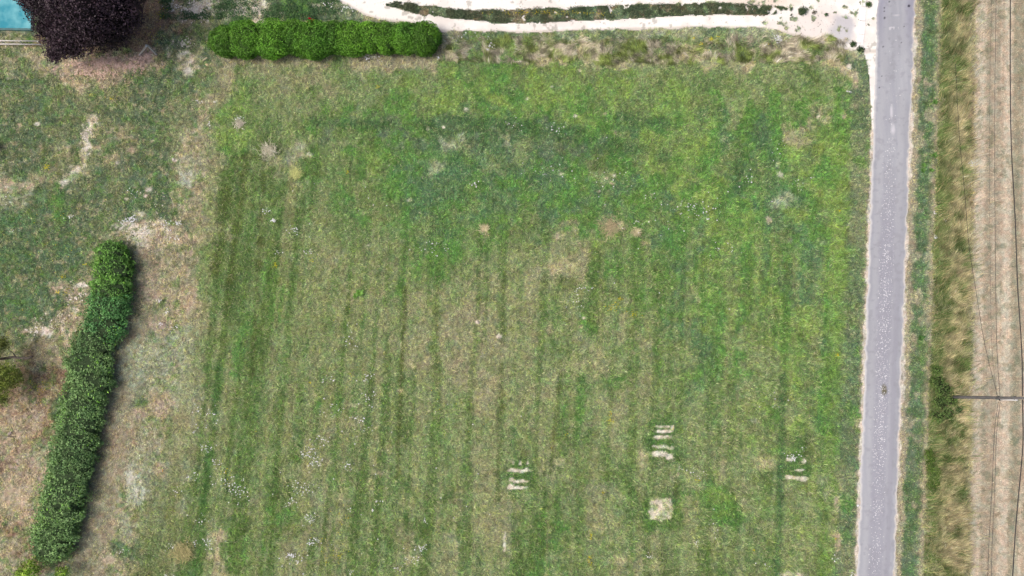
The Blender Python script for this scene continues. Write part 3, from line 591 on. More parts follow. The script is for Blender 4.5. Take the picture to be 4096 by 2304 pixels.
# ---- long dark hedge on the left, with shrubs of different greens grown into it
def hedge_left():
    c0 = A(300, 1600); root = empty('hedge', c0)
    tag(root, 'long dark green unclipped hedge running down between the garden and the field', 'hedge')
    top = [(448, 1010, 66, 44), (455, 1075, 82, 62), (448, 1150, 84, 62), (430, 1225, 88, 62), (418, 1300, 84, 60)]
    rest = [(375, 1370, 92, 70), (352, 1450, 98, 72), (360, 1530, 96, 66), (330, 1610, 92, 72), (315, 1700, 92, 76), (300, 1790, 94, 76), (282, 1875, 96, 76), (262, 1965, 92, 76), (242, 2050, 92, 76), (220, 2130, 92, 64), (210, 2190, 84, 50)]
    Ls = []
    for px_, py_, rx, ry in top + rest:
        h = 1.5; zc = h * .5; x_, y_ = at(px_, py_, zc); s_ = (CAM_H - zc) / FPX; Ls.append((float(x_), float(y_), zc, rx * s_, ry * s_ * 1.12, h * .55))
    P, Q, I = lobe_points(Ls, 300, .36, .42, 2)
    k = fbm(P[:, 0] + P[:, 2] * .7, P[:, 1] - P[:, 2] * .5, .42, 2, 441) > .33; P, Q, I = P[k], Q[k], I[k]
    n = fbm(P[:, 0], P[:, 1], 1.0, 3, 411)[:, None]; n2_ = fbm(P[:, 0] * 1.2, P[:, 1], .4, 2, 417)[:, None]
    pal = {0: ((54, 84, 40), (88, 122, 54)), 1: ((50, 84, 48), (80, 116, 66)), 2: ((58, 82, 50), (98, 122, 74))}
    t_ = np.where(I < 3, 0, np.where(I < 5, 1, 2)); cc = np.zeros((len(P), 3))
    for k_, (a_, b_) in pal.items():
        m_ = t_ == k_; cc[m_] = lin(a_) * (1 - n[m_]) + lin(b_) * n[m_]
    cc = cc * (.5 + 1.0 * n2_)
    br = RNG.random(len(P)) < .05 * (fbm(P[:, 0], P[:, 1], 1.2, 2, 421) > .55); cc[br] = lin((112, 158, 60))
    Vv, Ff, Cc = leaf_cloud(P - np.array(c0), Q, .15, cc / ILL * 3.8, .35, .45)
    link_mesh('foliage', Vv, Ff, M_LEAF, root, cols=np.clip(Cc, .003, .9))
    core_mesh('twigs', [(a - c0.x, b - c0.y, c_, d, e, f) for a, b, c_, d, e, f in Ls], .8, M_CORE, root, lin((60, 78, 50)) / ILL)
hedge_left()

# ---- trees
def tree(name, label, cat, base, trunk_h, trunk_r, lobes, per_m2, leaf, ca, cb, core=None, depth=.5, rough=.35, seed=5, clumpy=.35):
    root = empty(name, base); tag(root, label, cat)
    b = Vector(base); tb = MB(); top = Vector((0, 0, trunk_h))
    tb.tube([(0, 0, 0), (.05, .03, trunk_h * .5), top], [trunk_r * 1.3, trunk_r, trunk_r * .8], 10)
    tr = tb.build('trunk', M_BARK, root, smooth=True)
    lm = MB()
    for i, l_ in enumerate(lobes):
        t_ = Vector(l_[:3]) - b; mid = top.lerp(t_, .5) + Vector((0, 0, .15 * l_[5]))
        lm.tube([top * .85, mid, t_], [trunk_r * .5, trunk_r * .28, trunk_r * .12], 6)
        for q in range(4):
            e = t_ + Vector((RNG.normal(), RNG.normal(), RNG.normal() * .5)).normalized() * min(l_[3:6]) * .9
            lm.tube([mid.lerp(t_, .5), t_.lerp(e, .5) + Vector((0, 0, .1)), e], [trunk_r * .16, trunk_r * .1, trunk_r * .04], 5)
    lm.build('limbs', M_BARK, root, smooth=True)
    P, Q, I = lobe_points(lobes, per_m2, depth, rough, seed)
    cl = fbm(P[:, 0] + P[:, 2], P[:, 1], clumpy, 2, seed + 500)
    k = cl > .34; P, Q, I, cl = P[k], Q[k], I[k], cl[k]
    n = fbm(P[:, 0], P[:, 1] + P[:, 2], .9, 3, seed + 511)[:, None]
    cc = (lin(ca) * (1 - n) + lin(cb) * n) * (.65 + .8 * ((I * 31 % 7) / 6.0))[:, None]
    Vv, Ff, Cc = leaf_cloud(P - np.array(b), Q, leaf, cc / ILL, .4, .45)
    link_mesh('crown', Vv, Ff, M_LEAF, root, cols=np.clip(Cc, .002, .9))
    if core is not None:
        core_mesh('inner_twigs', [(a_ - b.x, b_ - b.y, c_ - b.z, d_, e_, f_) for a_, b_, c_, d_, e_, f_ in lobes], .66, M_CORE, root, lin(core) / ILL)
    return root
def lob(px_, py_, z, r, rz=None, ry=None):
    x_, y_ = at(px_, py_, z); s_ = (CAM_H - z) / FPX; return (float(x_), float(y_), z, r * s_, (ry or r) * s_, rz or r * s_ * .8)
PL = [lob(230, 20, 5.0, 130), lob(330, 40, 6.0, 140), lob(440, 40, 5.0, 120), lob(170, -40, 4.6, 110), lob(290, 120, 4.2, 110), lob(400, 115, 4.2, 100), lob(200, 110, 3.6, 75),
      lob(330, -120, 6.0, 190), lob(500, -60, 4.8, 110), lob(500, 60, 3.6, 80), lob(250, 175, 3.0, 70), lob(215, 215, 2.2, 38), lob(130, 5, 3.6, 48), lob(460, 130, 3.2, 66), lob(300, 190, 2.6, 45), lob(100, -20, 4.2, 40)]
tree('purple_tree', 'dark purple leaved tree spreading beside the turquoise pool', 'tree', A(430, 20), 2.6, .28, PL, 95, .17, (48, 35, 46), (98, 77, 90), (21, 14, 19), .45, .3, 31)
# fruit tree at the left edge
fl = [lob(5, 1375, 2.2, 30), lob(-50, 1420, 2.6, 44), lob(22, 1490, 2.2, 46), lob(60, 1515, 1.9, 36), lob(-10, 1550, 2.2, 50), lob(0, 1600, 1.8, 30), lob(-60, 1500, 2.8, 60)]
ft = tree('fruit_tree', 'yellow-green fruit tree leaning in from the left edge with a bare grey branch', 'tree', A(-60, 1480), 1.3, .14, fl, 300, .13, (100, 132, 60), (196, 204, 96), None, .9, .5, 41, .3)
bb = MB(); o_ = Vector(ft.location)
pts = [A(-20, 1440, 1.5), A(30, 1432, 1.75), A(52, 1428, 1.8), A(75, 1432, 1.85), A(110, 1433, 1.85), A(132, 1427, 1.9)]
bb.tube([p - o_ for p in pts], [.12, .11, .1, .09, .08, .06], 8)
bb.tube([A(64, 1430, 1.82) - o_, A(52, 1412, 1.9) - o_, A(40, 1404, 2.0) - o_], [.06, .045, .03], 6)
tag(bb.build('bare_branch', M_BARK, ft, smooth=True), 'bare grey forked branch')
# leafy saplings at the bottom left
tree('sapling', 'yellow-green sapling with a bare stem showing, left of the hedge\'s lower end', 'sapling', A(120, 2330), .9, .035, [lob(85, 2275, 1.5, 24), lob(125, 2255, 1.6, 26), lob(110, 2290, 1.6, 30), lob(145, 2285, 1.4, 20), lob(75, 2300, 1.3, 22)], 120, .15, (130, 172, 62), (180, 212, 84), None, .8, .5, 51, .3)
tree('sapling', 'small bright sapling just under the lower end of the dark hedge', 'sapling', A(245, 2320), .7, .03, [lob(235, 2285, 1.1, 20), lob(262, 2283, 1.1, 18), lob(245, 2300, 1.2, 22)], 120, .15, (126, 172, 62), (174, 208, 80), None, .8, .5, 53, .3)

# bare twiggy shrub at the left edge
def twig_shrub():
    b = A(-10, 590); root = empty('bare_shrub', b); tag(root, 'leafless grey twiggy shrub at the left edge above the garden lawn', 'shrub')
    sm = MB(); tm = MB()
    for i in range(34):
        a_ = RNG.random() * 6.28; r_ = .4 + RNG.random() * .7; h_ = .5 + RNG.random() * .7
        e = Vector((math.cos(a_) * r_, math.sin(a_) * r_, h_)); m_ = e * .5 + Vector((0, 0, .15))
        sm.tube([(0, 0, 0), m_, e], [.03, .018, .008], 5)
        for q in range(4):
            s0 = m_.lerp(e, RNG.random()); tm.tube([s0, s0 + Vector((RNG.normal() * .2, RNG.normal() * .2, .1 + RNG.random() * .15))], [.01, .005], 4)
    sm.build('stems', M_BARK, root); tm.build('twigs', M_BARK, root)
twig_shrub()

# ---- bramble thicket at the foot of the pole
def bramble():
    b = A(3770, 1620); root = empty('bramble', b); tag(root, 'deep green bramble thicket around the foot of the utility pole', 'bush')
    L = []
    for px_, py_, r in ((3750, 1530, 34), (3775, 1560, 40), (3800, 1600, 34), (3765, 1610, 42), (3790, 1650, 34), (3755, 1665, 34), (3830, 1640, 22), (3745, 1480, 22)): L.append(lob(px_, py_, .35, r, .45))
    for a_, nm in ((L, 'foliage'),):
        P, Q, I = lobe_points(a_, 220, .5, .35, 3); n = fbm(P[:, 0], P[:, 1], .5, 3, 431)[:, None]
        cc = 1.7 * (lin((58, 84, 44)) * (1 - n) + lin((106, 134, 66)) * n)
        Vv, Ff, Cc = leaf_cloud(P - np.array(b), Q, .12, cc / ILL, .4, .5); link_mesh(nm, Vv, Ff, M_LEAF, root, cols=np.clip(Cc, .003, .9))
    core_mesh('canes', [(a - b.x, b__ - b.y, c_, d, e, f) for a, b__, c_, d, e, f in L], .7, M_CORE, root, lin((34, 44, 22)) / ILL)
bramble()
def low_bush(label, spots, ca, cb):
    b = A(spots[0][0], spots[0][1]); root = empty('bramble', b); tag(root, label, 'bush')
    L = [lob(px_, py_, .25, r, .35) for px_, py_, r in spots]
    P, Q, I = lobe_points(L, 200, .9, .6, 4); n = fbm(P[:, 0], P[:, 1], .5, 3, 437)[:, None]
    cc = 1.5 * (lin(ca) * (1 - n) + lin(cb) * n)
    Vv, Ff, Cc = leaf_cloud(P - np.array(b), Q, .12, cc / ILL, .4, .5); link_mesh('foliage', Vv, Ff, M_LEAF, root, cols=np.clip(Cc, .003, .9))
    sm = MB()
    for i in range(len(L) * 6):
        l_ = L[i % len(L)]; q = Vector((l_[0] - b.x, l_[1] - b.y, 0)); sm.tube([q, q + Vector((RNG.normal() * .3, RNG.normal() * .3, .35))], [.012, .006], 4)
    sm.build('canes', M_BARK, root)
low_bush('low green bramble patch in the tall grass below the pole', [(3725, 1850, 24), (3730, 1880, 26), (3742, 1915, 26), (3716, 1818, 24), (3735, 1945, 24), (3750, 1890, 20)], (62, 88, 36), (104, 136, 52))

# ------------------------------------------------------------------ utility pole, its fittings and cables
PB = A(3797, 1588); PT = A(4118, 1593, 8.6)
def on_pole(h): return PB.lerp(PT, h / 8.6)
def pole():
    root = empty('utility_pole', PB); tag(root, 'grey wooden utility pole with a white cable guard, rising from the brambles', 'utility pole')
    m = MB(); m.tube([on_pole(h) - PB for h in (0, 2, 4, 6, 8.6)], [.135, .128, .12, .112, .1], 14); m.build('pole_shaft', M_POLE, root, smooth=True)
    m = MB(); off = Vector((0, -.15, 0)); m.tube([on_pole(h) + off - PB for h in (5.35, 6.4, 7.45)], [.055, .055, .055], 10); g = m.build('cable_guard', M_WHITE, root, smooth=True)
    for h in (5.6, 7.2):
        m = MB(); m.tube([on_pole(h) - PB, on_pole(h + .06) - PB], [.15, .15], 14); m.build('band', M_METAL, root, smooth=True)
    m = MB(); p_ = on_pole(5.75) + Vector((0, -.16, 0)) - PB; m.box(p_, (.12, .14, .12), bev=.02); m.build('cable_clamp', M_BLACK, root)
    m = MB(); m.tube([on_pole(8.6) - PB, on_pole(8.66) - PB], [.11, .06], 12); m.build('cap', M_METAL, root)
    for sgn in (-1, 1):
        m = MB(); q = on_pole(7.9) - PB; m.tube([q, q + Vector((.0, sgn * .18, .05)), q + Vector((.02, sgn * .3, .12))], [.02, .02, .016], 6); m.build('hook', M_METAL, root)
pole()
CABG = 'overhead cables running along the verge past the utility pole'
def cable(label, pts, rad, name='overhead_cable'):
    m = MB()
    P = [A(*p) for p in pts]; fine = []
    for i in range(len(P) - 1):
        for t in np.linspace(0, 1, 8, endpoint=False):
            p0, p1, p2, p3 = P[max(i - 1, 0)], P[i], P[i + 1], P[min(i + 2, len(P) - 1)]
            fine.append(.5 * ((2 * p1) + (p2 - p0) * t + (2 * p0 - 5 * p1 + 4 * p2 - p3) * t ** 2 + (3 * p1 - p0 - 3 * p2 + p3) * t ** 3))
    fine.append(P[-1]); o = P[len(P) // 2]; m.tube([p - o for p in fine], rad, 6)
    ob = m.build(name, M_BLACK, smooth=True, loc=o); tag(ob, label, 'cable', CABG)
hk = on_pole(7.9)
hx, hy = [float(v) for v in pix(hk.x, hk.y, hk.z)]
cable('thick black cable nearest the right edge, above the pole', [(4020, -900, 6.9), (4038, -300, 6.9), (4041, 0, 6.95), (4041, 300, 7.0), (4045, 576, 7.1), (4060, 864, 7.25), (4071, 1152, 7.4), (4087, 1400, 7.7), (hx + 2, hy - 8, 8.0)], .038)
cable('thick black cable nearest the right edge, below the pole', [(hx + 2, hy + 8, 8.0), (4092, 1760, 7.6), (4082, 1900, 7.4), (4068, 2050, 7.2), (4051, 2304, 7.0), (4020, 3000, 6.9)], .038)
ck = on_pole(5.75); kx, ky = [float(v) for v in pix(ck.x, ck.y - .2, ck.z)]
cable('thin straight black cable over the stubble above the pole', [(3984, -900, 5.0), (3984, 0, 5.0), (3980, 300, 5.1), (3979, 576, 5.2), (3980, 864, 5.3), (3983, 1152, 5.5), (3988, 1400, 5.7), (kx, ky - 6, 5.75)], .016)
cable('slanting thin cable from the tall grass up to the pole', [(3822, 255, 2.6), (3830, 420, 3.0), (3840, 576, 3.3), (3858, 760, 3.7), (3876, 980, 4.2), (3902, 1152, 4.6), (3940, 1380, 5.2), (kx - 8, ky - 6, 5.75)], .016)
cable('thin cable slightly left of its twin below the pole', [(kx - 8, ky + 6, 5.75), (3978, 1728, 5.5), (3968, 1950, 5.2), (3957, 2150, 5.1), (3951, 2304, 5.0), (3930, 3000, 4.9)], .016)
cable('thin cable slightly right of its twin below the pole', [(kx, ky + 6, 5.75), (3987, 1728, 5.5), (3979, 1950, 5.2), (3970, 2150, 5.1), (3965, 2304, 5.0), (3950, 3000, 4.9)], .014)
cable('faintest hair-thin cable left of the straight one above the pole', [(3968, -600, 4.4), (3966, 0, 4.5), (3960, 300, 4.6), (3958, 700, 4.8), (3962, 1152, 5.2), (3968, 1400, 5.5), (kx - 12, ky - 6, 5.7)], .008)

# ------------------------------------------------------------------ concrete slabs over the drain
M_CONC = mat_plain('pale_concrete', alb(255, 254, 252) * 1.25, alb(250, 248, 246) * 1.15, 7, .9, bump=.004)
def slab(label, quad, h=.07):
    P = [A(*q) for q in quad]; c = sum(P, Vector()) / 4; m = MB(); bot = [p - c for p in P]
    bot = [b_ * .97 for b_ in bot]; top = [(p - c) * .955 + Vector((0, 0, h)) for p in P]; m.add(bot + [b_ + Vector((0, 0, h - .012)) for b_ in bot] + top,
        [(3, 2, 1, 0), (8, 9, 10, 11)] + [(i, (i + 1) % 4, (i + 1) % 4 + 4, i + 4) for i in range(4)] + [(4 + i, 4 + (i + 1) % 4, 8 + (i + 1) % 4, 8 + i) for i in range(4)])
    o = m.build('concrete_slab', M_CONC, loc=c + Vector((0, 0, .012))); tag(o, label, 'slab', 'concrete slabs laid over the roadside drain')
slab('white concrete slab cut by the top edge of the photo, first of the drain line', [(3442, 27), (3463, 29), (3465, -40), (3444, -42)])
slab('second white concrete slab of the drain line, beside a green weed', [(3436, 83), (3460, 85.5), (3462.5, 30), (3441.5, 28)])
slab('middle white concrete slab of the drain line, second from the broken end', [(3430, 137), (3456, 139.5), (3460, 86.5), (3435.5, 84)])
slab('long white concrete slab just before the broken end piece', [(3426, 172), (3451, 174), (3456, 140.5), (3429.5, 138)])
slab('left half of the broken end slab touching the dark weeds', [(3424, 190), (3436, 191.5), (3438, 174), (3426, 173)])
slab('right half of the broken end slab at the foot of the drain line', [(3438, 193.5), (3451, 195), (3452, 175), (3439.5, 174)])

# ------------------------------------------------------------------ pool, fence, wooden frame, stakes
def pool():
    root = empty('swimming_pool', A(-60, 40)); tag(root, 'turquoise swimming pool partly hidden by the purple tree', 'swimming pool'); o = Vector(root.location)
    P = [A(-420, -420), A(135, -420), A(135, 124), A(-420, 118)]
    m = MB(); n_ = 4; ins = [p.lerp(sum(P, Vector()) / 4, .03) for p in P]
    rim = MB(); rim.add([p - o for p in P] + [p - o for p in ins] + [p - o + Vector((0, 0, .12)) for p in P] + [p - o + Vector((0, 0, .12)) for p in ins],
        [(8 + i, 8 + (i + 1) % 4, 12 + (i + 1) % 4, 12 + i) for i in range(4)] + [(i, (i + 1) % 4, 8 + (i + 1) % 4, 8 + i) for i in range(4)] + [(4 + (i + 1) % 4, 4 + i, 12 + i, 12 + (i + 1) % 4) for i in range(4)])
    rim.build('coping', mat_plain('teal_liner_edge', alb(20, 110, 112), alb(14, 84, 90), 3, .5), root)
    mw = bpy.data.materials.new('pool_water'); mw.use_nodes = True; N = mw.node_tree.nodes; L = mw.node_tree.links; b = N['Principled BSDF']; b.inputs['Roughness'].default_value = .5; b.inputs['Specular IOR Level'].default_value = .15
    g = N.new('ShaderNodeNewGeometry'); nz = N.new('ShaderNodeTexNoise'); nz.inputs['Scale'].default_value = .8; nz.inputs['Detail'].default_value = 6
    cr = N.new('ShaderNodeValToRGB'); cr.color_ramp.elements[0].position = .38; cr.color_ramp.elements[0].color = (*alb(44, 156, 178), 1); cr.color_ramp.elements[1].position = .68; cr.color_ramp.elements[1].color = (*alb(124, 202, 214), 1)
    L.new(g.outputs['Position'], nz.inputs['Vector']); L.new(nz.outputs[0], cr.inputs[0]); L.new(cr.outputs[0], b.inputs['Base Color'])
    bp = N.new('ShaderNodeBump'); bp.inputs['Distance'].default_value = .05; L.new(nz.outputs[0], bp.inputs['Height']); L.new(bp.outputs[0], b.inputs['Normal'])
    w_ = MB(); w_.add([p - o + Vector((0, 0, .06)) for p in ins], [(0, 1, 2, 3)]); w_.build('water', mw, root)
pool()
def fence():
    a, b = A(-120, 181), A(178, 184); root = empty('rail_fence', a); tag(root, 'low white two-rail fence ending under the purple tree', 'fence')
    d = (b - a); n_ = d.normalized(); side = Vector((-n_.y, n_.x, 0))
    for k, (off, z) in enumerate(((.12, .75), (-.06, .45))):
        m = MB(); m.tube([side * off + Vector((0, 0, z)), d + side * off + Vector((0, 0, z))], [.055, .055], 8); m.build('rail', M_WPAINT, root, smooth=True)
    for t in np.linspace(0.02, .99, 5):
        m = MB(); m.box(d * float(t) + side * .03 + Vector((0, 0, .42)), (.08, .08, .84), bev=.01); m.build('post', M_WPAINT, root)
fence()
def clump_plant(name, label, cat, px_, py_, rad, h, n_, ca, cb, leaf=.14, group=None, flowers=None):
    b = A(px_, py_); root = empty(name, b); tag(root, label, cat, group)
    d = RNG.normal(size=(n_, 3)); d[:, 2] = np.abs(d[:, 2]); d /= np.linalg.norm(d, axis=1, keepdims=True)
    P = d * (RNG.random((n_, 1)) ** .5) * np.array([rad, rad, h]); P[:, 2] += .03
    cc = lin(ca) + (lin(cb) - lin(ca)) * RNG.random((n_, 1))
    Vv, Ff, Cc = leaf_cloud(P, d, leaf, cc / ILL, .3, .55); link_mesh('leaves', Vv, Ff, M_LEAF, root, cols=np.clip(Cc, .003, .9))
    if flowers is None:
        m = MB()
        for i in range(5):
            a_ = i * 1.26; m.tube([(0, 0, 0), (math.cos(a_) * rad * .5, math.sin(a_) * rad * .5, h * .7)], [.01, .005], 5)
        m.build('stems', mat_stem, root)
    return root
mat_stem = mat_plain('green_stem', alb(90, 120, 60), alb(70, 96, 48), 5)
def rosette(label, px_, py_, rad, ca=(92, 140, 62), cb=(120, 170, 80), group='leafy weeds on the verge'):
    """broad-leaved weed: long leaves radiating from a crown"""
    b = A(px_, py_); root = empty('broadleaf_weed', b); tag(root, label, 'weed', group)
    V = []; F_ = []; C_ = []
    for i in range(16):
        a_ = i * 2.4 + RNG.random() * .4; r_ = rad * (.5 + .5 * RNG.random()); w_ = r_ * .2; up = .35 + .5 * RNG.random()
        dx, dy = math.cos(a_), math.sin(a_); k = len(V); rows = [(0, .3), (.35, 1), (.7, .9), (1, .1)]
        for t, ww in rows:
            z = .03 + up * r_ * math.sin(t * 2.2) * .8
            V += [(dx * r_ * t - dy * w_ * ww, dy * r_ * t + dx * w_ * ww, z + .02 * ww), (dx * r_ * t, dy * r_ * t, z), (dx * r_ * t + dy * w_ * ww, dy * r_ * t - dx * w_ * ww, z + .02 * ww)]
        for j in range(3):
            q = k + j * 3; F_ += [(q, q + 1, q + 4, q + 3), (q + 1, q + 2, q + 5, q + 4)]
        c_ = (lin(ca) + (lin(cb) - lin(ca)) * RNG.random()) / ILL; C_ += [c_] * 12
    link_mesh('leaves', V, F_, M_LEAF, root, cols=np.array(C_), smooth=True)
    m = MB(); m.tube([(0, 0, 0), (.02, .01, rad * .7)], [.014, .006], 6); m.build('stem', mat_stem, root)
rosette('pale green leafy weed right of the lane, nearest the top', 3738, 410, .36)
rosette('bright rosette weed against the dry strip, right one of the lane verge pair', 3736, 622, .34)
rosette('leafy weed in the deep green verge, upper of the close pair', 3692, 662, .3)
rosette('leafy weed in the deep green verge, lower left of the close pair', 3690, 683, .32)
rosette('leafy weed touching the verge pair on its right side', 3722, 682, .3)
rosette('bushy dark green weed low on the verge, level with the brambles\' top', 3682, 1352, .36, (70, 118, 52), (96, 146, 64))
rosette('bright green thistle patch standing alone in the meadow', 1440, 1172, .5, (110, 160, 64), (140, 196, 84), None)
rosette('second bright thistle touching the patch in the meadow', 1424, 1184, .34, (110, 160, 64), (140, 196, 84), None)
rosette('small bright green weed by the daisies, lower left meadow', 1188, 1830, .3, (104, 156, 60), (134, 190, 80), None)
rosette('lone light green weed in the meadow left of the middle', 1196, 1600, .26, (104, 156, 60), (134, 190, 80), None)
rosette('small green weed in the dry heart of the meadow', 1915, 1365, .24, (104, 156, 60), (134, 190, 80), None)
clump_plant('weed_tuft', 'round dark green tuft at the end of the track\'s grassy middle', 'weed', 3212, 46, .5, .3, 260, (56, 84, 52), (82, 116, 70), .12, 'weed tufts on the chalk track')
clump_plant('weed_tuft', 'tiny green tuft alone on the chalk, right of the grassy middle', 'weed', 3304, 60, .2, .16, 90, (56, 92, 56), (82, 122, 70), .09, 'weed tufts on the chalk track')
clump_plant('weed_tuft', 'brownish tuft between the round green tuft and the lone tiny one', 'weed', 3256, 50, .26, .16, 90, (96, 92, 76), (128, 120, 100), .09, 'weed tufts on the chalk track')
clump_plant('weed_tuft', 'green weed squeezed between the top slabs and the lane', 'weed', 3472, 20, .34, .26, 200, (70, 100, 52), (104, 136, 70), .12, 'weeds along the drain slabs')
clump_plant('weed_tuft', 'dark weeds hugging the broken end of the drain slabs', 'weed', 3440, 199, .42, .26, 260, (40, 70, 44), (70, 104, 60), .12, 'weeds along the drain slabs')
clump_plant('weed_tuft', 'weeds on the field side of the last drain slab', 'weed', 3412, 178, .36, .22, 200, (52, 84, 50), (90, 116, 66), .12, 'weeds along the drain slabs')

# red rose behind the hedge
rb = clump_plant('rose_bush', 'red-flowered rose poking up behind the bright hedge', 'rose bush', 1247, 84, .5, 1.0, 160, (70, 96, 60), (100, 118, 76), .12)
for i, (qx, qy) in enumerate(((1243, 76), (1232, 85), (1253, 80), (1247, 84), (1238, 73))):
    p = A(qx, qy, 1.35) - Vector(rb.location); n_ = 26; d = RNG.normal(size=(n_, 3)); d /= np.linalg.norm(d, axis=1, keepdims=True)
    Vv, Ff, Cc = leaf_cloud(np.array(p) + d * .07, d, .11, np.repeat(lin((190, 30, 48))[None], n_, 0) / ILL * 1.3, .25, .8); link_mesh('flower', Vv, Ff, M_FLOWER, rb, cols=Cc)

def timber(label, name, a, b, w, t, mat, cat='plank'):
    a, b = Vector(a), Vector(b); d = b - a; L_ = d.length; q = d.to_track_quat('X', 'Z').to_matrix()
    m = MB(); m.box((0, 0, 0), (L_, w, t), q, bev=.008); o = m.build(name, mat, loc=(a + b) / 2); return tag(o, label, cat)
def a_frame():
    top = A(586, 184, 1.5); l = A(557, 220, .03); r = A(626, 219, .03); root = empty('timber_frame', (l + r) / 2)
    tag(root, 'grey timber A-shaped frame standing at the edge of the purple tree\'s shade', 'wooden frame'); o = Vector(root.location)
    for a, b in ((top, l), (top + Vector((.1, .05, 0)), r)):
        d = b - a; q = d.to_track_quat('X', 'Z').to_matrix(); m = MB(); m.box((a + b) / 2 - o, (d.length, .16, .1), q, bev=.012); m.build('leg', M_GREYWOOD, root)
    m = MB(); m.tube([top - o + Vector((0, -.12, .02)), top - o + Vector((0, .1, .06))], [.09, .09], 12); m.build('beam_end', M_WHITE, root, smooth=True)
a_frame()
timber('pale wooden post lying against the left end of the bright hedge', 'fallen_post', A(845, 172, .3), A(876, 216, .08), .1, .08, M_GREYWOOD, 'post')
timber('short pale board lying on the grass left of the bright hedge', 'board', A(809, 244, .04), A(828, 230, .04), .14, .04, mat_plain('pale_board', alb(224, 212, 176), alb(200, 188, 156), 5))
timber('thin dark stick on the bare ground left of the dark hedge', 'stick', A(34, 1746, .05), A(62, 1748, .05), .07, .06, M_BARK, 'stick')
timber('small orange marker stake in the grass right of the dark hedge', 'marker_stake', A(650, 1888, .05), A(652, 1876, .1), .05, .04, mat_plain('orange_paint', alb(236, 160, 30), alb(220, 140, 20), 5), 'stake')

# stones
def stone(label, px_, py_, r, col=(222, 208, 180), group=None):
    n_, m_ = 9, 6; V = []; ph = RNG.random(3) * 6
    for j in range(m_ + 1):
        t = math.pi * j / m_
        for i in range(n_):
            a_ = 2 * math.pi * i / n_; g = r * (1 + .16 * math.sin(2 * a_ + ph[0]) + .1 * math.sin(3 * a_ + ph[1]) * math.sin(2 * t)); V.append((g * math.sin(t) * math.cos(a_), g * .8 * math.sin(t) * math.sin(a_), g * .45 * math.cos(t)))
    F_ = [(j * n_ + i, (j + 1) * n_ + i, (j + 1) * n_ + (i + 1) % n_, j * n_ + (i + 1) % n_) for j in range(m_) for i in range(n_)]
    o = link_mesh('stone', V, F_, M_STONE, cols=np.repeat(lin(col)[None] / ILL, len(V), 0), smooth=True, loc=A(px_, py_) + Vector((0, 0, r * .2))); tag(o, label, 'stone', group)
stone('cream stone on the grass left of the bright hedge, below the board', 829, 259, .17, (232, 212, 168))
stone('cream stone on the garden grass right of the timber frame', 720, 202, .12, (238, 226, 196))
stone('small pale stone at the right foot of the timber frame', 623, 206, .1, (200, 196, 180))
stone('pale boulder in the rough grass below the chalk track', 3174, 187, .22, (226, 214, 176))
stone('round cream stone in the dry middle of the meadow', 1910, 1289, .2, (236, 222, 204))
stone('small white stone in the upper left of the meadow', 694, 638, .14, (240, 232, 222))
stone('small white stone in the garden below the pale bare streak', 469, 651, .12, (240, 230, 216))
stone('pale stone on the brown ground near the lower left edge', 40, 1733, .2, (186, 172, 166))

# ------------------------------------------------------------------ scattered flowers and grit
def discs(name, label, cat, x, y, z, r, cols, n_=5):
    N_ = len(x); a = np.linspace(0, 2 * np.pi, n_, endpoint=False)[None] + RNG.random((N_, 1)) * 6
    V = np.empty((N_, n_ + 1, 3), np.float32); V[:, 0] = np.stack([x, y, z + r * .5], -1)
    V[:, 1:, 0] = x[:, None] + np.cos(a) * r[:, None]; V[:, 1:, 1] = y[:, None] + np.sin(a) * r[:, None]; V[:, 1:, 2] = z[:, None]
    b = (np.arange(N_) * (n_ + 1))[:, None]
    F_ = np.concatenate([b + np.array([[0, 1 + i, 1 + (i + 1) % n_]]) for i in range(n_)])
    o = link_mesh(name, V.reshape(-1, 3), F_, M_FLOWER if 'flower' in name else M_STONE, cols=np.repeat(cols[:, None, :], n_ + 1, 1).reshape(-1, 3)); tag(o, label, cat, kind='stuff'); return o
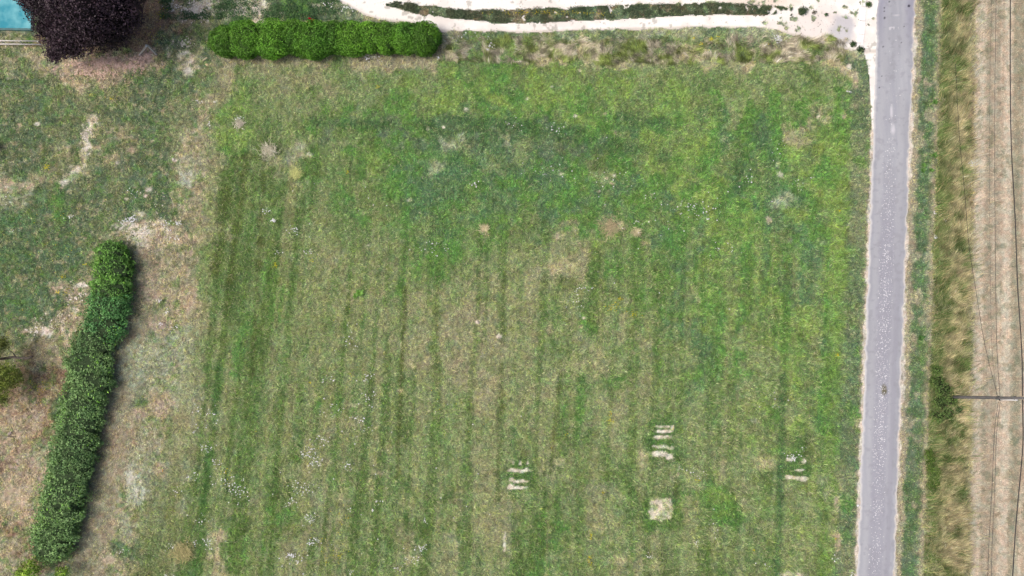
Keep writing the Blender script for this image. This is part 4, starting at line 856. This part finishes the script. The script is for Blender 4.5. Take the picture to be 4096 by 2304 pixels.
DAISY = [(530, 880, 22, 12, 60), (718, 895, 12, 10, 26), (1110, 1010, 14, 8, 9), (1100, 885, 10, 7, 26), (1070, 845, 14, 12, 12), (1180, 925, 24, 14, 16), (1240, 1010, 26, 10, 14), (500, 890, 16, 10, 12), (645, 1205, 7, 6, 14), (675, 1250, 8, 6, 8), (650, 1295, 10, 6, 10), (700, 1310, 16, 14, 10),
 (670, 900, 26, 22, 16), (690, 960, 34, 20, 16), (40, 800, 24, 40, 12), (60, 925, 10, 6, 3), (290, 865, 20, 14, 12), (535, 770, 40, 14, 10), (2195, 690, 120, 50, 22), (2240, 520, 40, 30, 20), (2050, 490, 40, 26, 12), (1900, 730, 20, 16, 14), (1400, 195, 1, 1, 1), (1475, 236, 22, 10, 24), (1505, 240, 22, 10, 10),
 (1320, 26, 26, 10, 16), (1400, 40, 22, 9, 26), (1752, 235, 6, 8, 10), (1960, 200, 16, 14, 12), (1958, 185, 40, 20, 12), (1860, 150, 60, 30, 10), (3108, 163, 14, 12, 46), (3392, 372, 9, 5, 10), (3245, 714, 16, 2, 3), (3185, 740, 20, 26, 10),
 (800, 412, 18, 6, 10), (870, 410, 12, 4, 5), (960, 475, 14, 9, 12), (845, 505, 10, 16, 12), (1440, 1710, 60, 50, 30), (1470, 1510, 26, 20, 18), (1320, 1520, 30, 16, 8), (1400, 1350, 60, 60, 26), (1470, 1590, 26, 20, 16), (1330, 1640, 40, 30, 16), (1290, 1760, 30, 20, 16),
 (1250, 1810, 40, 26, 40), (1270, 1850, 24, 14, 24), (1390, 1860, 22, 18, 16), (1205, 1945, 34, 30, 36), (1175, 2005, 26, 20, 14), (1245, 2075, 20, 22, 34), (1260, 2160, 26, 16, 26), (1165, 2215, 14, 8, 34), (1190, 2230, 50, 26, 22), (1405, 2285, 14, 10, 9), (1520, 2005, 12, 8, 8), (1495, 2035, 8, 5, 6),
 (1700, 2080, 14, 10, 8), (1690, 2190, 24, 20, 20), (1660, 2240, 30, 18, 18), (1590, 2270, 20, 14, 8), (840, 1790, 34, 24, 18), (870, 1850, 20, 16, 12), (900, 1930, 50, 24, 22), (960, 1955, 40, 40, 40), (780, 1905, 20, 14, 10), (720, 1955, 20, 30, 8), (810, 2070, 36, 20, 14), (690, 2180, 24, 12, 9), (830, 2170, 50, 24, 30), (490, 2205, 30, 8, 6), (680, 2300, 20, 10, 5),
 (800, 1640, 24, 20, 12), (850, 1660, 30, 40, 14), (790, 1710, 30, 20, 8), (3165, 1830, 16, 12, 26), (3185, 1800, 40, 20, 10), (3425, 2018, 6, 5, 12), (3335, 2230, 16, 12, 8), (3405, 2290, 12, 8, 8), (3090, 1615, 60, 40, 10), (2790, 2170, 20, 14, 7), (2850, 2100, 30, 40, 9), (2600, 2220, 10, 12, 9), (2780, 1890, 60, 30, 9), (3050, 2260, 26, 10, 6),
 (3877, 660, 14, 12, 30), (3735, 950, 8, 6, 12), (3775, 880, 16, 8, 12), (3730, 850, 6, 8, 5), (2300, 1210, 40, 40, 18), (2330, 1160, 40, 14, 14), (2750, 830, 60, 30, 34), (2820, 850, 60, 40, 26), (2900, 1000, 60, 30, 14), (2560, 900, 60, 20, 10), (2450, 750, 160, 60, 24), (2980, 720, 40, 30, 10), (1720, 1000, 60, 30, 22), (3100, 600, 40, 40, 8), (1400, 800, 200, 150, 14), (2550, 900, 300, 300, 30), (1500, 1900, 400, 300, 40)]
fx_, fy_ = [], []
for cx, cy, sx_, sy_, k in DAISY: fx_ += list(cx + RNG.normal(size=k) * sx_ * .6); fy_ += list(cy + RNG.normal(size=k) * sy_ * .6)
x, y = at(np.array(fx_), np.array(fy_)); n_ = len(x)
discs('white_flowers', 'scattered white daisies in clusters over the meadow and garden', 'flowers', x, y, .27 + .1 * RNG.random(n_), (.024 + .035 * RNG.random(n_) ** 1.6), np.repeat(lin((250, 250, 255))[None], n_, 0) / ILL * 1.2, 7)
YEL = [(2840, 160, 6, 10, 22), (2772, 158, 4, 6, 12), (2800, 182, 8, 6, 14), (2870, 152, 5, 4, 8), (3070, 183, 4, 4, 6), (2828, 204, 8, 4, 8), (3350, 845, 8, 5, 8), (1514, 352, 8, 5, 12), (1395, 690, 5, 5, 8), (1105, 1060, 8, 8, 16), (1253, 1047, 6, 6, 8), (195, 675, 12, 12, 30), (3345, 1420, 7, 6, 14), (2690, 1710, 4, 8, 10), (2437, 1680, 14, 10, 14), (2440, 1650, 6, 6, 8),
 (2362, 2145, 4, 10, 14), (2355, 2225, 8, 6, 14), (2360, 2245, 6, 16, 14), (2265, 1735, 10, 10, 6), (2410, 1965, 8, 14, 8), (2785, 1920, 12, 8, 12), (1360, 2230, 10, 20, 14), (1310, 2240, 12, 16, 10), (1320, 2170, 60, 50, 20), (1380, 2090, 30, 60, 14), (910, 1890, 20, 30, 16), (345, 1060, 8, 8, 12), (255, 1110, 12, 6, 14), (170, 1540, 50, 50, 50), (240, 1170, 8, 6, 16), (280, 1160, 20, 30, 14), (455, 400, 20, 10, 14), (370, 385, 14, 6, 14), (640, 60, 30, 60, 40), (600, 130, 30, 30, 20), (620, 170, 14, 30, 10),
 (2450, 1230, 30, 20, 26), (2480, 1195, 10, 6, 12), (2540, 1260, 30, 16, 20), (2110, 55, 120, 10, 60), (2300, 58, 120, 8, 50), (1245, 1530, 4, 6, 8), (3010, 2195, 6, 4, 6), (3335, 2150, 6, 4, 6), (1410, 1500, 10, 8, 6), (200, 1000, 160, 200, 40), (1600, 1500, 600, 500, 60)]
fx_, fy_ = [], []
for cx, cy, sx_, sy_, k in YEL: fx_ += list(cx + RNG.normal(size=k) * sx_ * .6); fy_ += list(cy + RNG.normal(size=k) * sy_ * .6)
x, y = at(np.array(fx_), np.array(fy_)); n_ = len(x)
discs('yellow_flowers', 'scattered small yellow flowers in the meadow, garden and track middle', 'flowers', x, y, .24 + .1 * RNG.random(n_), .02 + .022 * RNG.random(n_), np.repeat(lin((236, 222, 40))[None], n_, 0) / ILL * 1.1, 6)
# white grit down the middle of the lane
n_ = 5200; py_ = RNG.random(n_) * 2500 - 60; u = .49 + np.clip(RNG.normal(size=n_) * .1, -.19, .19)
k = RNG.random(n_) < np.interp(py_, [0, 430, 620, 800, 1000, 1500, 1900, 2050, 2200, 2304], [.0, .1, .35, .6, .9, 1, .8, .5, .45, .6]) * (.35 + fbm(u * 3, py_ / 60, 1, 2, 77))
py_, u = py_[k], u[k]; px_ = road_l(py_) * (1 - u) + road_r(py_) * u + np.where(py_ < 560, 6, 0); x, y = at(px_, py_); n_ = len(x)
discs('loose_grit', 'white stone chips strewn down the middle of the grey lane', 'grit', x, y, np.full(n_, .022), (.012 + .034 * RNG.random(n_) ** 3), np.repeat(lin((246, 246, 252))[None], n_, 0) / ILL * (.85 + .35 * RNG.random((n_, 1))), 6)
# small stones and crumbs on the chalk
n_ = 1600; px_ = 1400 + RNG.random(n_) * 2080; py_ = RNG.random(n_) * 200; x, y = at(px_, py_)
k = track_mask(px_, py_, fbm(x, y, .9, 4, 121), fbm(x, y, .5, 3, 131)) & (RNG.random(n_) < .25 + .75 * sstep(2800, 3300, px_)); x, y = x[k], y[k]; n_ = len(x)
discs('track_pebbles', 'little grey pebbles and crumbs lying on the chalk track', 'pebbles', x, y, np.full(n_, .014), .015 + .04 * RNG.random(n_) ** 3, lin((140, 132, 124))[None] / ILL * (.6 + .8 * RNG.random((n_, 1))), 5)

# low herbs in the track's grassy middle and its lower margin
def herbs(name, label, px_, py_, ca, cb, leaf, h, seed):
    x, y = at(px_, py_); n = fbm(x, y, .7, 3, seed); k = RNG.random(len(x)) < sstep(.3, .6, n); x, y, n = x[k], y[k], n[k]
    P = np.stack([x, y, .03 + h * RNG.random(len(x)) * (.4 + n)], -1); Q = np.tile(np.array([0, 0, 1.0]), (len(x), 1))
    n2_ = fbm(x, y, 1.6, 3, seed + 9)[:, None]; cc = 1.6 * (lin(ca) * (1 - n2_) + lin(cb) * n2_)
    Vv, Ff, Cc = leaf_cloud(P, Q, leaf, cc / ILL, .4, .5); tag(link_mesh(name, Vv, Ff, M_LEAF, cols=np.clip(Cc, .003, .9)), label, 'ground cover', kind='stuff')
n_ = 42000; px_ = 1545 + RNG.random(n_) * 1725; tt = RNG.random(n_); x, y = at(px_, px_ * 0 + 50)
py_ = interp(px_, STR_TOP) * (1 - tt) + interp(px_, STR_BOT) * tt + RNG.normal(size=n_) * 2.0
x, y = at(px_, py_); k = (fbm(x, y, .5, 3, 131) > .25 + .32 * sstep(2850, 3150, px_)) ; px_, py_ = px_[k], py_[k]
herbs('track_herbs', 'dark green and brownish herbs growing down the middle of the chalk track', px_, py_, (66, 94, 66), (100, 102, 78), .09, .22, 601)
n_ = 30000; px_ = RNG.random(n_) * 700 - 20; py_ = 300 + RNG.random(n_) * 1000; k = px_ < interp(py_, FIELD_L) - 140
herbs('garden_herbs', 'clumpy clover-like herbs in the garden grass', px_[k], py_[k], (60, 92, 58), (84, 116, 70), .09, .1, 611)
n_ = 16000; px_ = 640 + RNG.random(n_) * 720; py_ = RNG.random(n_) * 90 - 10
herbs('rough_herbs', 'lush rough herbs behind the bright hedge', px_, py_, (54, 90, 58), (84, 120, 70), .11, .2, 621)

# crumbs of pinkish earth and chalk lying on the bare garden soil
def crumbs(name, label, spots, ca, cb, rmax, seed):
    fx_, fy_ = [], []
    for cx, cy, sx_, sy_, k in spots: fx_ += list(cx + RNG.normal(size=k) * sx_ * .6); fy_ += list(cy + RNG.normal(size=k) * sy_ * .6)
    x, y = at(np.array(fx_), np.array(fy_)); k = fbm(x, y, .7, 3, seed) > .42; x, y = x[k], y[k]; n_ = len(x)
    cc = (lin(ca) + (lin(cb) - lin(ca)) * RNG.random((n_, 1))) / ILL
    discs(name, label, 'crumbs', x, y, .03 + .03 * RNG.random(n_), .025 + rmax * RNG.random(n_) ** 2, cc * 1.15, 6)
crumbs('earth_clods', 'pinkish crumbled earth clods at the foot of the purple tree', [(420, 255, 110, 26, 900), (520, 258, 60, 24, 500), (590, 228, 26, 14, 200), (330, 275, 70, 24, 350), (430, 300, 80, 20, 250)], (214, 178, 160), (240, 212, 198), .07, 701)
crumbs('chalk_crumbs', 'white chalk crumbs on the bare ground of the garden', [(790, 40, 50, 34, 420), (720, 40, 50, 30, 260), (960, 42, 44, 22, 420), (1030, 44, 24, 22, 160), (745, 175, 30, 20, 60), (560, 925, 60, 26, 260), (345, 560, 16, 50, 180), (235, 1300, 80, 40, 200), (150, 1330, 60, 14, 160), (300, 1180, 40, 40, 120), (640, 820, 30, 60, 40)], (226, 212, 194), (250, 244, 236), .06, 709)
# tufts of dry grass one can tell apart in the meadow
def dry_tuft(label, px_, py_, n_, rad, lng, az0, col):
    x0_, y0_ = at(px_, py_); x0_, y0_ = float(x0_), float(y0_)
    x = x0_ + RNG.normal(size=n_) * rad; y = y0_ + RNG.normal(size=n_) * rad
    o = blades('dry_grass_tuft', x - x0_, y - y0_, lng * (.6 + .6 * RNG.random(n_)), .018 + .014 * RNG.random(n_), .95 + .5 * RNG.random(n_), np.repeat(lin(col)[None], n_, 0) / ILL * 1.6, z0=.06, az=az0 + RNG.normal(size=n_) * .9)
    o.location = (x0_, y0_, 0); tag(o, label, 'grass tuft', 'dry grass tufts standing out of the meadow')
dry_tuft('bleached tuft fanning out at the meadow\'s upper left corner', 1080, 608, 240, .36, .6, 2.4, (200, 194, 172))
dry_tuft('pale yellow-green tuft just below a grey bare spot in the upper left meadow', 1178, 700, 240, .24, .55, .8, (186, 190, 128))
dry_tuft('thin straw wisp standing alone, left of the middle of the lush band', 1938, 922, 150, .14, .6, 1.7, (206, 194, 158))
dry_tuft('wide combed straw tuft at the upper edge of the dry middle', 2440, 905, 300, .42, .6, 3.9, (190, 176, 142))
dry_tuft('straw tuft at the right end of the dry middle\'s upper edge', 2540, 925, 220, .16, .5, 5.2, (188, 180, 146))
dry_tuft('fan of yellowish long grass in the bottom left of the meadow', 735, 2215, 380, .4, .7, 1.9, (176, 168, 122))
dry_tuft('small grey-straw tuft near the left edge of the meadow', 955, 500, 160, .2, .45, 1.0, (190, 184, 168))
